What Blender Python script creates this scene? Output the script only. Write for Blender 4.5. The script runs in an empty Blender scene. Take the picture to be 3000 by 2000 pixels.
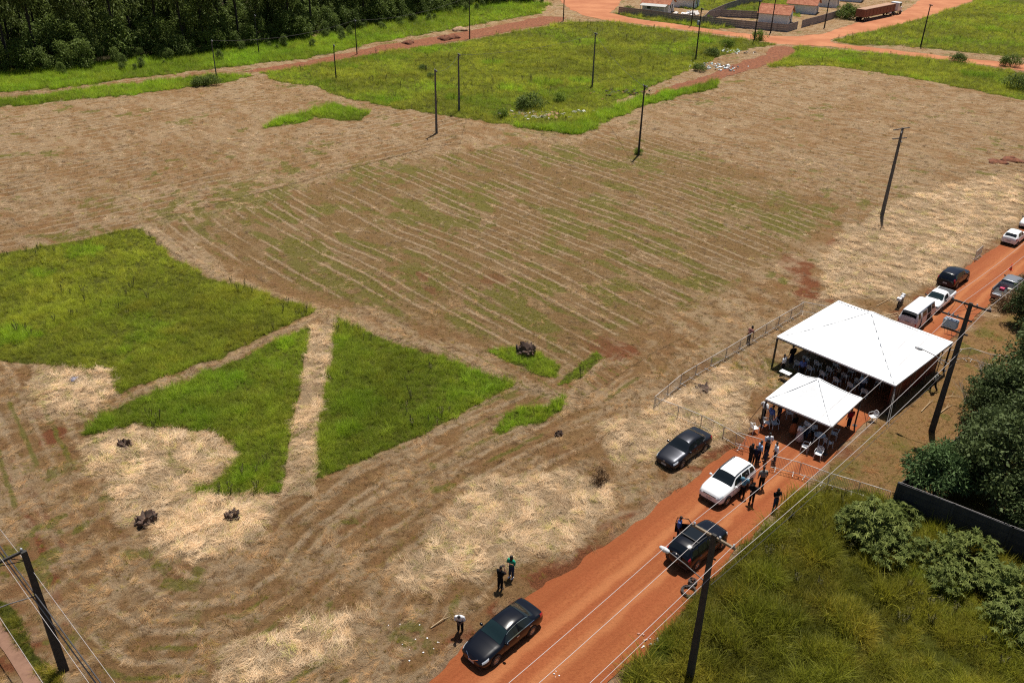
import bpy, bmesh, math, random
import numpy as np
from mathutils import Vector, Matrix, Euler

# ------------------------------------------------------------------ camera, sky, sun, exposure
SC = bpy.context.scene
COL = SC.collection
R = math.radians
CAM_H, FPX, PITCH, ROLL = 35.85, 2524.0, R(29.09), R(1.17)
_F = Vector((0, math.cos(PITCH), -math.sin(PITCH)))
_r0 = Vector((1, 0, 0)); _u0 = _r0.cross(_F)
_R = _r0 * math.cos(ROLL) + _u0 * math.sin(ROLL)
_U = -_r0 * math.sin(ROLL) + _u0 * math.cos(ROLL)
cam_data = bpy.data.cameras.new('camera')
cam = bpy.data.objects.new('camera', cam_data); COL.objects.link(cam)
cam.matrix_world = Matrix(((_R.x, _U.x, -_F.x, 0), (_R.y, _U.y, -_F.y, 0), (_R.z, _U.z, -_F.z, CAM_H), (0, 0, 0, 1)))
cam_data.sensor_width = 36.0
cam_data.lens = 36.0 * FPX / 3000.0
cam_data.clip_start = 0.5; cam_data.clip_end = 6000
SC.camera = cam

SUN_EL = R(69.0)
SUN_H = Vector((0.35, 0.937, 0)).normalized()          # horizontal heading towards the sun
world = bpy.data.worlds.new('World'); SC.world = world; world.use_nodes = True
_nt = world.node_tree
_bg = _nt.nodes['Background']
_sky = _nt.nodes.new('ShaderNodeTexSky'); _sky.sky_type = 'NISHITA'; _sky.sun_disc = False
_sky.sun_elevation = SUN_EL; _sky.sun_rotation = math.atan2(SUN_H.x, SUN_H.y)
_nt.links.new(_sky.outputs[0], _bg.inputs[0]); _bg.inputs[1].default_value = 0.05
sun_data = bpy.data.lights.new('sun', 'SUN'); sun_data.energy = 5.0; sun_data.angle = R(0.53)
sun_data.color = (1.0, 0.945, 0.86)
sun = bpy.data.objects.new('sun', sun_data); COL.objects.link(sun)
_sd = Vector((SUN_H.x * math.cos(SUN_EL), SUN_H.y * math.cos(SUN_EL), math.sin(SUN_EL)))
sun.rotation_euler = _sd.to_track_quat('Z', 'Y').to_euler()
sun.location = (0, 60, 60)
SC.view_settings.view_transform = 'Standard'; SC.view_settings.look = 'None'
SC.view_settings.exposure = 0.27; SC.view_settings.gamma = 1.0; SC.view_settings.use_curve_mapping = False
SC.render.engine = 'CYCLES'
SC.cycles.max_bounces = 5; SC.cycles.diffuse_bounces = 2; SC.cycles.glossy_bounces = 3
SC.cycles.transparent_max_bounces = 8; SC.cycles.use_denoising = False
SC.cycles.filter_width = 1.2

random.seed(7); RNG = np.random.default_rng(7)

def G(u, v, z=0.0):
    """ground point (height z) seen at photograph position u,v (3000x2000)"""
    d = _F * FPX + _R * (u - 1500) - _U * (v - 1000)
    t = (z - CAM_H) / d.z
    return Vector((d.x * t, d.y * t, z))
def D(u, v, z=0.0):
    return G(u * 1.27551, v * 1.27551, z)
def height_at(base, u, v):
    d = _F * FPX + _R * (u - 1500) - _U * (v - 1000)
    t = math.hypot(base.x, base.y) / math.hypot(d.x, d.y)
    return CAM_H + d.z * t

# ------------------------------------------------------------------ mesh builder
class MB:
    def __init__(s): s.v = []; s.f = []; s.m = []; s.sm = []
    def add(s, vs, fs, mi=0, smooth=False):
        o = len(s.v); s.v += [tuple(p) for p in vs]
        for f in fs: s.f.append(tuple(i + o for i in f)); s.m.append(mi); s.sm.append(smooth)
        return s
    def box(s, c, d, rz=0, mi=0, M=None):
        x, y, z = d[0] / 2, d[1] / 2, d[2] / 2
        vs = [Vector((a * x, b * y, e * z)) for a in (-1, 1) for b in (-1, 1) for e in (-1, 1)]
        if M is None: M = Matrix.Rotation(rz, 3, 'Z')
        return s.add([M @ v + Vector(c) for v in vs], [(0, 1, 3, 2), (4, 6, 7, 5), (0, 4, 5, 1), (2, 3, 7, 6), (0, 2, 6, 4), (1, 5, 7, 3)], mi)
    def bar(s, a, b, w, h=None, mi=0, up=Vector((0, 0, 1))):
        a = Vector(a); b = Vector(b); h = h or w; d = (b - a)
        L = d.length
        if L < 1e-6: return s
        d /= L; q = d.cross(up)
        if q.length < 1e-3: q = d.cross(Vector((1, 0, 0)))
        q.normalize(); r = q.cross(d)
        vs = []
        for p in (a, b):
            for i, j in ((-1, -1), (1, -1), (1, 1), (-1, 1)): vs.append(p + q * (i * w / 2) + r * (j * h / 2))
        return s.add(vs, [(3, 2, 1, 0), (4, 5, 6, 7), (0, 1, 5, 4), (1, 2, 6, 5), (2, 3, 7, 6), (3, 0, 4, 7)], mi)
    def tube(s, pts, rad, n=6, mi=0, caps=True, smooth=True):
        pts = [Vector(p) for p in pts]
        if not hasattr(rad, '__len__'): rad = [rad] * len(pts)
        o = len(s.v); vs = []
        q = None
        for i, p in enumerate(pts):
            t = (pts[min(i + 1, len(pts) - 1)] - pts[max(i - 1, 0)]).normalized()
            if q is None:
                q = t.cross(Vector((0, 0, 1)))
                if q.length < 1e-3: q = t.cross(Vector((1, 0, 0)))
            q = (q - t * q.dot(t)).normalized(); r = t.cross(q)
            for k in range(n):
                a = 2 * math.pi * k / n
                vs.append(p + (q * math.cos(a) + r * math.sin(a)) * rad[i])
        fs = []
        for i in range(len(pts) - 1):
            for k in range(n):
                fs.append((i * n + k, i * n + (k + 1) % n, (i + 1) * n + (k + 1) % n, (i + 1) * n + k))
        s.add(vs, fs, mi, smooth)
        if caps:
            L = len(pts) - 1
            s.add([vs[k] for k in range(n)], [tuple(range(n))[::-1]], mi)
            s.add([vs[L * n + k] for k in range(n)], [tuple(range(n))], mi)
        return s
    def lathe(s, prof, n=12, c=(0, 0, 0), M=None, mi=0, smooth=True):
        vs = []
        for r, z in prof:
            for k in range(n):
                a = 2 * math.pi * k / n
                p = Vector((r * math.cos(a), r * math.sin(a), z))
                if M is not None: p = M @ p
                vs.append(p + Vector(c))
        fs = [(i * n + k, i * n + (k + 1) % n, (i + 1) * n + (k + 1) % n, (i + 1) * n + k) for i in range(len(prof) - 1) for k in range(n)]
        return s.add(vs, fs, mi, smooth)
    def grid(s, rows, mi=0, smooth=True, close=False):
        n = len(rows[0]); vs = [p for r in rows for p in r]
        fs = []
        for i in range(len(rows) - 1):
            for k in range(n if close else n - 1):
                k2 = (k + 1) % n
                fs.append((i * n + k, i * n + k2, (i + 1) * n + k2, (i + 1) * n + k))
        return s.add(vs, fs, mi, smooth)
    def mesh(s, name, mats):
        me = bpy.data.meshes.new(name); me.from_pydata(s.v, [], s.f)
        for m in (mats if isinstance(mats, (list, tuple)) else [mats]): me.materials.append(m)
        me.polygons.foreach_set('material_index', s.m); me.polygons.foreach_set('use_smooth', s.sm)
        me.update(); return me
    def build(s, name, mats, parent=None, loc=None):
        return link(name, s.mesh(name, mats), parent, loc)

def link(name, me, parent=None, loc=None):
    o = bpy.data.objects.new(name, me); COL.objects.link(o)
    if parent is not None: o.parent = parent
    if loc is not None: o.location = loc
    return o
def tag(o, label=None, cat=None, group=None, kind=None):
    if label: o['label'] = label
    if cat: o['category'] = cat
    if group: o['group'] = group
    if kind: o['kind'] = kind
    return o
def empty(name, loc, rz=0, label=None, cat=None, group=None):
    o = bpy.data.objects.new(name, None); COL.objects.link(o); o.empty_display_size = 0.2
    o.location = loc; o.rotation_euler = (0, 0, rz); return tag(o, label, cat, group)
def copy_tree(o, parent=None):
    c = o.copy(); COL.objects.link(c)
    if parent is not None: c.parent = parent
    for ch in o.children: copy_tree(ch, c)
    return c

# ------------------------------------------------------------------ materials
class N:
    """tiny node helper"""
    def __init__(s, name):
        s.mat = bpy.data.materials.new(name); s.mat.use_nodes = True
        s.t = s.mat.node_tree; s.b = s.t.nodes['Principled BSDF']
    def n(s, typ, **kw):
        x = s.t.nodes.new(typ)
        for k, v in kw.items():
            if k.startswith('i_'):
                key = k[2:]
                x.inputs[int(key) if key.isdigit() else key.replace('_', ' ')].default_value = v
            else: setattr(x, k, v)
        return x
    def l(s, a, b): s.t.links.new(a, b)
    def noise(s, vec, scale, detail=3, rough=0.55, dist=0.0, out='Fac'):
        x = s.n('ShaderNodeTexNoise', i_Scale=scale, i_Detail=detail, i_Roughness=rough, i_Distortion=dist)
        if vec is not None: s.l(vec, x.inputs['Vector'])
        return x.outputs[out]
    def ramp(s, fac, lo, hi, a=0.0, b=1.0):
        x = s.n('ShaderNodeMapRange', i_1=lo, i_2=hi, i_3=a, i_4=b); x.interpolation_type = 'SMOOTHSTEP'
        s.l(fac, x.inputs[0]); return x.outputs[0]
    def mix(s, fac, a, b, typ='MIX'):
        x = s.n('ShaderNodeMix', data_type='RGBA', blend_type=typ)
        for i, val in ((0, fac), (6, a), (7, b)):
            if hasattr(val, 'is_linked') or isinstance(val, bpy.types.NodeSocket): s.l(val, x.inputs[i])
            elif isinstance(val, (int, float)): x.inputs[i].default_value = val
            else: x.inputs[i].default_value = (*val, 1) if len(val) == 3 else val
        return x.outputs[2]
    def math(s, op, a, b=None):
        x = s.n('ShaderNodeMath', operation=op)
        for i, val in ((0, a), (1, b)):
            if val is None: continue
            if isinstance(val, (int, float)): x.inputs[i].default_value = val
            else: s.l(val, x.inputs[i])
        return x.outputs[0]
    def pos(s): return s.n('ShaderNodeNewGeometry').outputs['Position']
    def obj(s): return s.n('ShaderNodeTexCoord').outputs['Object']
    def attr(s, name, typ='GEOMETRY', out='Fac'):
        return s.n('ShaderNodeAttribute', attribute_name=name, attribute_type=typ).outputs[out]
    def color(s, c):
        if isinstance(c, bpy.types.NodeSocket): s.l(c, s.b.inputs['Base Color'])
        else: s.b.inputs['Base Color'].default_value = (*c, 1)
    def bump(s, h, strength=0.5, dist=0.05):
        x = s.n('ShaderNodeBump', i_Strength=strength, i_Distance=dist); s.l(h, x.inputs['Height']); s.l(x.outputs[0], s.b.inputs['Normal'])
    def set(s, **kw):
        for k, v in kw.items(): s.b.inputs[k.replace('_', ' ')].default_value = v
        return s

def simple(name, c, rough=0.6, metal=0.0, var=0.0, vscale=3.0, coat=0.0, spec=0.5, bump=0.0, dirt=None):
    m = N(name); m.set(Roughness=rough, Metallic=metal)
    m.b.inputs['Coat Weight'].default_value = coat; m.b.inputs['Coat Roughness'].default_value = 0.05
    m.b.inputs['Specular IOR Level'].default_value = spec
    if var or dirt:
        nz = m.noise(m.obj(), vscale, 4)
        a = tuple(min(1, x * (1 + var)) for x in c); b = tuple(x * (1 - var) for x in c)
        col = m.mix(m.ramp(nz, 0.3, 0.7), b, a)
        if dirt:
            col = m.mix(m.math('MULTIPLY', m.ramp(m.noise(m.obj(), vscale * 2.3, 4), 0.45, 0.75), dirt[1]), col, dirt[0])
        m.color(col)
        if bump: m.bump(m.noise(m.obj(), vscale * 6, 3), bump, 0.02)
    else: m.color(c)
    return m.mat
# ------------------------------------------------------------------ numpy noise and zones
def _hash(ix, iy, seed):
    h = (ix.astype(np.int64) * 374761393 + iy.astype(np.int64) * 668265263 + seed * 1442695041) & 0xFFFFFFFF
    h = ((h ^ (h >> 13)) * 1274126177) & 0xFFFFFFFF
    return ((h ^ (h >> 16)) & 0xFFFF) / 65535.0
def vn(x, y, seed=0):
    x0 = np.floor(x); y0 = np.floor(y); fx = x - x0; fy = y - y0
    fx = fx * fx * (3 - 2 * fx); fy = fy * fy * (3 - 2 * fy)
    a = _hash(x0, y0, seed); b = _hash(x0 + 1, y0, seed); c = _hash(x0, y0 + 1, seed); d = _hash(x0 + 1, y0 + 1, seed)
    return (a + (b - a) * fx) * (1 - fy) + (c + (d - c) * fx) * fy
def fbm(x, y, sc, oct=3, seed=0):
    t = 0; a = 0.5; s = 0
    for i in range(oct): t = t + a * vn(x * sc + 17.3 * i, y * sc - 9.1 * i, seed + i); s += a; a *= 0.5; sc *= 2.03
    return t / s
def sstep(x, a, b):
    t = np.clip((x - a) / (b - a), 0, 1); return t * t * (3 - 2 * t)
def sdf(poly, x, y, pad=4.0):
    """signed distance, positive inside; -pad outside the padded box"""
    P = np.array([(p[0], p[1]) for p in poly]); out = np.full(x.shape, -pad)
    sel = (x > P[:, 0].min() - pad) & (x < P[:, 0].max() + pad) & (y > P[:, 1].min() - pad) & (y < P[:, 1].max() + pad)
    if not sel.any(): return out
    X = x[sel]; Y = y[sel]; d2 = np.full(X.shape, 1e9); ins = np.zeros(X.shape, bool)
    for i in range(len(P)):
        ax, ay = P[i]; bx, by = P[(i + 1) % len(P)]; dx, dy = bx - ax, by - ay
        t = np.clip(((X - ax) * dx + (Y - ay) * dy) / (dx * dx + dy * dy + 1e-9), 0, 1)
        d2 = np.minimum(d2, (X - ax - t * dx) ** 2 + (Y - ay - t * dy) ** 2)
        c = (ay > Y) != (by > Y)
        with np.errstate(divide='ignore', invalid='ignore'):
            ins ^= c & (X < (bx - ax) * (Y - ay) / (by - ay + 1e-12) + ax)
    d = np.sqrt(d2); out[sel] = np.where(ins, d, -d); return out
def DP(*pts): return [D(*p) for p in pts]
def line_d(pts, x, y, pad=6.0):
    P = np.array([(p[0], p[1]) for p in pts]); d2 = np.full(x.shape, 1e9)
    for i in range(len(P) - 1):
        ax, ay = P[i]; dx, dy = P[i + 1] - P[i]
        t = np.clip(((x - ax) * dx + (y - ay) * dy) / (dx * dx + dy * dy + 1e-9), 0, 1)
        d2 = np.minimum(d2, (x - ax - t * dx) ** 2 + (y - ay - t * dy) ** 2)
    return np.sqrt(d2)

# outlines of the uncut green plots: (outline, warp metres, blade height, tint)
GREEN = {
 'A': (DP((-420, 690), (0, 582), (140, 562), (300, 527), (330, 528), (385, 590), (480, 640), (590, 672), (722, 716), (640, 752), (500, 826), (380, 866), (275, 900), (258, 882), (250, 850), (210, 846), (150, 838), (60, 836), (0, 822), (-380, 800)), 0.5, 0.55, 0),
 'B': (DP((714, 750), (700, 830), (680, 930), (665, 1020), (648, 1130), (560, 1138), (440, 1132), (505, 1108), (545, 1060), (540, 1018), (500, 990), (400, 982), (310, 968), (250, 985), (190, 998), (235, 952), (300, 922), (420, 882), (560, 822), (650, 777)), 0.4, 0.55, 1),
 'C': (DP((775, 733), (880, 780), (980, 815), (1080, 850), (1182, 886), (1100, 926), (950, 1010), (830, 1060), (722, 1102), (735, 980), (755, 860)), 0.3, 0.6, 1),
 'D': (DP((1120, 806), (1180, 796), (1240, 815), (1292, 846), (1275, 868), (1235, 862), (1180, 838)), 0.4, 0.45, 1),
 'E': (DP((1285, 884), (1320, 848), (1372, 808), (1378, 822), (1330, 872)), 0.3, 0.35, 1),
 'F': (DP((1142, 985), (1165, 950), (1210, 936), (1262, 935), (1296, 912), (1294, 940), (1240, 968), (1180, 975), (1150, 998)), 0.4, 0.55, 3),
 'G': (DP((596, 298), (625, 280), (690, 262), (760, 240), (845, 255), (830, 278), (780, 276), (720, 270), (690, 283)), 0.8, 0.7, 3),
 'H': (DP((-420, 295), (0, 229), (110, 216), (230, 202), (380, 183), (500, 172), (590, 174), (480, 196), (380, 210), (200, 228), (90, 240), (0, 246), (-420, 330)), 1.2, 0.7, 3),
 'I': (DP((-420, 240), (0, 212), (170, 200), (300, 181), (440, 165), (560, 150), (700, 136), (860, 99), (1060, 64), (1240, 32), (1260, 8), (1100, 5), (900, 50), (700, 90), (500, 110), (300, 140), (100, 160), (-420, 190)), 1.5, 0.8, 3),
 'J': (DP((600, 168), (700, 152), (870, 121), (1060, 98), (1200, 70), (1300, 52), (1400, 50), (1500, 64), (1660, 84), (1785, 102), (1725, 112), (1660, 128), (1610, 150), (1545, 178), (1490, 200), (1420, 232), (1362, 268), (1300, 290), (1215, 290), (1120, 280), (1010, 264), (900, 246), (800, 226), (720, 200), (640, 188)), 1.0, 0.6, 2),
 'K': (DP((1175, 288), (1270, 282), (1340, 272), (1420, 242), (1530, 205), (1640, 186), (1652, 202), (1560, 222), (1470, 248), (1385, 282), (1365, 300), (1310, 310), (1230, 300)), 0.9, 0.9, 3),
 'L': (DP((1760, 155), (1800, 122), (1830, 107), (1905, 112), (2010, 122), (2180, 140), (2352, 168), (2900, 220), (2900, 300), (2352, 232), (2150, 190), (1960, 158), (1880, 151), (1820, 153)), 1.0, 0.6, 2),
 'M': (DP((1915, 94), (1945, 84), (2010, 72), (2120, 42), (2230, 8), (2290, -30), (2900, -60), (2900, 190), (2352, 134), (2200, 118), (2060, 106), (1965, 104)), 1.0, 0.6, 2),
 'N': (DP((1410, 1640), (1500, 1492), (1600, 1378), (1700, 1262), (1800, 1180), (1850, 1128), (1990, 1135), (2040, 1160), (2200, 1210), (2400, 1270), (2700, 1420), (2700, 1900), (1500, 1900)), 0.7, 0.78, 4),
 'O': (DP((-40, 1330), (20, 1395), (60, 1460), (110, 1540), (160, 1640), (130, 1640), (70, 1530), (0, 1425), (-40, 1380)), 0.5, 0.35, 4),
 'P': (DP((1395, 32), (1450, 28), (1600, 50), (1690, 66), (1640, 68), (1500, 52)), 0.8, 0.7, 2),
 'R': (DP((1830, -30), (1840, 40), (1560, 20), (1480, -30)), 0.8, 0.5, 2),
}
ROADS = {   # outlines of red dirt roads; all are real sheets laid over the ground
 'main': DP((940, 1620), (985, 1568), (1070, 1487), (1215, 1368), (1400, 1250), (1520, 1155), (1640, 1062), (1740, 985), (1900, 860), (2060, 742), (2150, 668), (2230, 607), (2300, 557), (2352, 520), (2700, 290), (2760, 410), (2352, 640), (2250, 720), (2160, 800), (2080, 880), (2000, 962), (1900, 1060), (1820, 1138), (1700, 1255), (1600, 1372), (1500, 1484), (1400, 1568), (1340, 1620)),
 'far': DP((1262, -60), (1290, 5), (1310, 22), (1345, 38), (1385, 46), (1500, 60), (1660, 80), (1785, 101), (1830, 104), (1910, 108), (2010, 120), (2180, 139), (2352, 163), (2900, 218), (2900, 208), (2352, 148), (2200, 133), (2060, 116), (1965, 106), (1915, 100), (1908, 92), (1945, 80), (2010, 70), (2120, 42), (2230, 4), (2310, -40), (2170, -40), (2085, 22), (2060, 34), (2000, 42), (1940, 62), (1890, 78), (1830, 84), (1790, 84), (1690, 76), (1560, 57), (1450, 42), (1402, 30), (1420, 14), (1450, -60)),
 'track': DP((1765, 112), (1790, 106), (1815, 108), (1830, 120), (1795, 140), (1725, 160), (1660, 180), (1600, 198), (1530, 212), (1490, 226), (1478, 222), (1530, 202), (1600, 182), (1665, 158), (1710, 140), (1760, 126)),
 'strip': DP((560, 164), (700, 142), (800, 122), (870, 106), (960, 92), (1060, 74), (1160, 56), (1250, 38), (1300, 40), (1290, 50), (1200, 67), (1060, 94), (960, 108), (880, 120), (720, 150), (610, 166)),
 'faint': DP((-420, 266), (0, 220), (120, 206), (250, 190), (400, 172), (500, 162), (560, 160), (560, 167), (480, 172), (400, 180), (250, 199), (120, 214), (0, 226), (-420, 276)),
}
FOOTPATH = [G(-330, 1345), G(0, 1818), G(60, 1908), G(121, 2000), G(330, 2330), G(270, 2330), G(72, 2000), G(30, 1940), G(0, 1892), G(-330, 1410)]
PATHV = DP((714, 750), (775, 733), (755, 860), (735, 980), (722, 1102), (720, 1140), (648, 1140), (665, 1020), (680, 930), (700, 830))
SHORT = DP((1990, 1000), (2080, 905), (2180, 800), (2260, 745), (2360, 690), (2700, 560), (2700, 1300), (2352, 1255), (2040, 1155), (1990, 1140), (1850, 1125))
WOOD = DP((-900, 200), (-420, 190), (100, 155), (300, 135), (500, 108), (700, 86), (900, 46), (1100, 2), (1255, -8), (1240, -90), (600, -120), (-900, -60))
PALE = [  # mats of pale raked straw
 DP((60, 880), (95, 848), (150, 838), (210, 842), (255, 858), (262, 900), (235, 930), (180, 960), (110, 955)),
 DP((182, 1020), (220, 985), (300, 975), (400, 985), (500, 992), (540, 1020), (545, 1060), (500, 1105), (430, 1130), (640, 1130), (640, 1200), (560, 1270), (420, 1290), (330, 1250), (270, 1160), (260, 1100), (200, 1060)),
 DP((1060, 1090), (1200, 1080), (1330, 1090), (1400, 1110), (1420, 1180), (1340, 1250), (1230, 1290), (1120, 1330), (960, 1350), (900, 1330), (950, 1260), (1020, 1180)),
 DP((520, 1500), (640, 1440), (800, 1400), (860, 1440), (720, 1520), (640, 1568), (520, 1568)),
 DP((1500, 930), (1640, 850), (1730, 880), (1720, 990), (1590, 1060), (1480, 1020)),
 DP((1950, 520), (2060, 460), (2200, 420), (2352, 400), (2352, 500), (2200, 620), (2060, 690), (1900, 690), (1880, 600)),
 DP((1380, 980), (1500, 960), (1560, 1030), (1500, 1080), (1400, 1080)),
]
ROWS = [  # (line, width, lift) single raked rows of straw
 (DP((330, 520), (420, 590), (520, 640), (640, 690), (740, 720), (880, 770), (1000, 800), (1090, 830), (1180, 880), (1260, 905), (1310, 925)), 0.9, 0.16),
 (DP((722, 730), (640, 765), (500, 840), (380, 880), (275, 918)), 0.42, 0.10),
 (DP((1190, 890), (1100, 935), (950, 1020), (830, 1070), (760, 1130), (700, 1200)), 0.4, 0.06),
 (DP((0, 584), (140, 565), (330, 520), (480, 490), (620, 455), (760, 400), (1000, 345)), 0.35, 0.08),
 (DP((0, 560), (200, 522), (420, 478), (620, 432), (820, 370)), 0.3, 0.06),
 (DP((1300, 930), (1180, 990), (1000, 1075), (860, 1140), (760, 1210), (730, 1260)), 0.5, 0.07),
 (DP((1310, 900), (1345, 870), (1380, 835)), 0.45, 0.06),
]
RED = [  # bare red soil: (centre, radius)
 (D(1400, 805), 2.0), (D(2290, 372), 2.6), (D(2330, 366), 2.4), (D(960, 630), 1.2), (D(1000, 660), 1.0), (D(1140, 640), 1.2), (D(660, 1540), .8), (D(480, 445), 1.5), (D(860, 345), 2.5), (D(700, 390), 2.5), (D(1560, 320), 2.0),
 (D(2080, 80), 5.0), (D(2010, 72), 3.0), (D(60, 250), 3.0), (D(1830, 610), 1.8), (D(1850, 660), 2.0), (D(1920, 560), 1.5), (D(2020, 400), 1.2), (D(120, 1000), 0.8), (D(95, 945), 0.7), (D(1560, 905), 0.6), (D(1740, 80), 3.0),
]
TRACK_LINES = [DP((0, 1080), (60, 1180), (110, 1300), (160, 1420)), DP((30, 1060), (100, 1180), (160, 1300)), DP((1020, 290), (1150, 300), (1280, 325), (1420, 320)), DP((1000, 300), (1100, 318), (1230, 335))]
MID_CUT = DP((1010, 340), (330, 522), (520, 640), (740, 716), (1000, 796), (1200, 880), (1320, 900), (1480, 800), (1800, 640), (2000, 480), (1500, 300), (1300, 320), (1130, 330))
cs, sn = math.cos(R(-48.5)), math.sin(R(-48.5))

UCURVE = DP((-60, 780), (10, 900), (60, 1010), (120, 1150), (220, 1320), (370, 1420), (550, 1415), (670, 1330), (750, 1225), (900, 1125), (1100, 1020), (1310, 925), (1420, 850))
def zone_fields(x, y):
    r = np.hypot(x, y)
    w1 = fbm(x, y, 0.55, 3, 11) - 0.5; w2 = fbm(x, y, 0.55, 3, 23) - 0.5
    far = np.clip(r / 90.0, 0.7, 2.5)
    F = {}
    green = np.zeros_like(x); tint = np.zeros_like(x); hgt = np.zeros_like(x)
    for k, (poly, wa, h, t) in GREEN.items():
        d = sdf(poly, x + w1 * wa * 2.2, y + w2 * wa * 2.2)
        g = sstep(d, -0.40, 0.22)
        m = g > green
        tint = np.where(m, t, tint); hgt = np.where(m, h, hgt); green = np.maximum(green, g)
    road = np.full_like(x, -4.0)
    for k, poly in ROADS.items():
        if k != 'faint': road = np.maximum(road, sdf(poly, x + w1 * 1.0, y + w2 * 1.0))
    road = np.maximum(road, sdf(FOOTPATH, x, y) - 0.05)
    faint = sstep(sdf(ROADS['faint'], x + w1 * 2, y + w2 * 2), -0.6, 0.6)
    onroad = sstep(road, -0.35, 0.0)
    keep = 1 - sstep(road, -0.5, 0.1)
    green = green * (1 - sstep(road, -0.3, 0.15)) * (1 - sstep(sdf(PATHV, x + w1 * .3, y + w2 * .3), -0.05, 0.05))
    # straw
    n1 = fbm(x, y, 0.16, 4, 3); n2 = fbm(x, y, 0.9, 3, 5)
    sl0, cl0 = np.sin(R(40)), np.cos(R(40))
    ua, ub = np.where(y > 62 + 0.2 * x, cs * x + sn * y, cl0 * x + sl0 * y), np.where(y > 62 + 0.2 * x, -sn * x + cs * y, -sl0 * x + cl0 * y)
    cl1 = fbm(ua * 0.45 + w1, ub * 1.25 + w2, 1.0, 3, 77)
    clump = sstep(cl1, 0.40, 0.62)
    straw = np.clip(sstep(n1 * 0.55 + n2 * 0.2 + cl1 * 0.35, 0.42, 0.66) * 0.75 + 0.25 * (clump - 0.4), 0, 1)
    lift = np.zeros_like(x)
    pale = np.zeros_like(x)
    for poly in PALE: pale = np.maximum(pale, sstep(sdf(poly, x + w1 * 2.4, y + w2 * 2.4), -0.7, 0.7))
    pale = np.maximum(pale, sstep(sdf(PATHV, x + w1 * .5, y + w2 * .5), -0.1, 0.1) * 0.8)
    rows = np.zeros_like(x)
    for pts, w, h in ROWS:
        d = line_d(pts, x + w1 * 0.8, y + w2 * 0.8)
        q = np.exp(-(d / w) ** 2); rows = np.maximum(rows, q); lift = np.maximum(lift, q * h * (0.6 + 0.8 * n2))
    # mown field: raked rows about 1.45 m apart
    mid = sstep(sdf(MID_CUT, x, y, 12), -1, 5)
    ur = sstep(y - (x * -0.1 + 95) , -8, 8) * (x > 10) * (1 - mid)
    cs2, sn2 = math.cos(R(-39)), math.sin(R(-39)); cl, sl = math.cos(R(42)), math.sin(R(42))
    s_mid = -sn * x + cs * y + w1 * 0.35 + (fbm(x, y, 0.05, 2, 31) - .5) * 3
    s_ur = -sn2 * x + cs2 * y + w1 * 0.6 + (fbm(x, y, 0.05, 2, 32) - .5) * 4
    s_l = -sl * x + cl * y + w1 * 0.7 + (fbm(x, y, 0.05, 2, 33) - .5) * 4
    du = line_d(UCURVE, x, y)
    inner = np.zeros_like(x)
    for k_ in ('A', 'B', 'C'): inner = np.maximum(inner, sdf(GREEN[k_][0], x, y, 6))
    left = ((x < -8) & (y > 80)) * (1 - mid)
    front = sstep(66 - y, -4, 4) * (1 - mid) * (1 - sstep(road, -3.0, -1.0))
    along_f = front * (1 - sstep(du, 13, 20))
    rowU = np.where(mid > .05, s_mid / 1.45, np.where(ur > .05, s_ur / 1.6, np.where(left > .05, s_l / 1.7, (du + w1 * .5) / 1.9)))
    amp = sstep(fbm((cs * x + sn * y) * 0.15, s_mid * 0.7, 1.0, 3, 41), 0.30, 0.60)
    ampf = sstep(fbm(x, y, 0.18, 3, 43), 0.42, 0.62)
    rowA = np.clip(sstep(mid, .3, .9) * (0.22 + 0.78 * amp) * (.55 + .6 * n2) + sstep(ur, .3, .9) * (.5 + .45 * ampf) + left * (.5 + .45 * ampf) + along_f * (.45 + .5 * ampf), 0, 1) * (1 - 0.7 * pale)
    ru = np.abs((rowU % 1.0) - 0.5)
    rws = np.exp(-(ru / .145) ** 2) * rowA
    lift = np.maximum(lift, 0.05 * rws) + pale * 0.08 * fbm(x, y, 1.6, 2, 8) + 0.05 * (n2 - 0.5) + 0.05 * clump * (1 - mid)
    rows = np.maximum(rows, rws)
    # low green regrowth between the rows
    st = fbm((cs * x + sn * y) * 0.22, s_mid * 0.75, 1.0, 3, 51)
    regrow = mid * sstep(st, 0.37, 0.60) * (1 - rws) * (0.40 + 0.60 * sstep(n1, 0.35, 0.6))
    regrow = np.maximum(regrow, .75 * along_f * np.exp(-((((rowU + .5) % 1.0) - .5) / .13) ** 2) * sstep(fbm(x, y, .12, 3, 57), .50, .62))
    regrow = np.maximum(regrow, 0.75 * sstep(fbm(x, y, 0.22, 4, 61), 0.60, 0.72) * sstep(n2, 0.4, 0.6) * (1 - 0.7 * pale))
    for c, rad, k in GREENISH:
        regrow = np.maximum(regrow, k * np.exp(-(((x - c[0]) ** 2 + (y - c[1]) ** 2) / rad ** 2)) * sstep(n2, 0.3, 0.55))
    wood = sstep(sdf(WOOD, x + w1 * 4, y + w2 * 4), -1, 1.5)
    short = sstep(sdf(SHORT, x + w1 * 2, y + w2 * 2), -.5, .5)
    soil = 0.42 * sstep(fbm(x, y, 0.3, 4, 71), 0.56, 0.72)
    for c, rad in RED:
        d = np.hypot(x - c[0], (y - c[1]) * 0.7) / rad
        soil = np.maximum(soil, sstep(1.25 - d + w1 * 1.6, 0.0, 0.7))
    for pts in TRACK_LINES: soil = np.maximum(soil, 0.8 * np.exp(-(line_d(pts, x + w1, y + w2) / 0.35) ** 2))
    wide = sstep(r, 70, 110) * (1 - mid)
    straw = straw * (1 - .65 * wide) + .65 * wide * (.45 + .25 * (clump - .5) + .2 * (n2 - .5))
    soil = np.maximum(soil * (1 - pale * 0.6) * (1 - .5 * wide), faint)
    soil = np.maximum(soil, sstep(road, -2.2, -0.1) * (0.35 + 0.65 * sstep(n2, 0.35, 0.6)))
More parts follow.
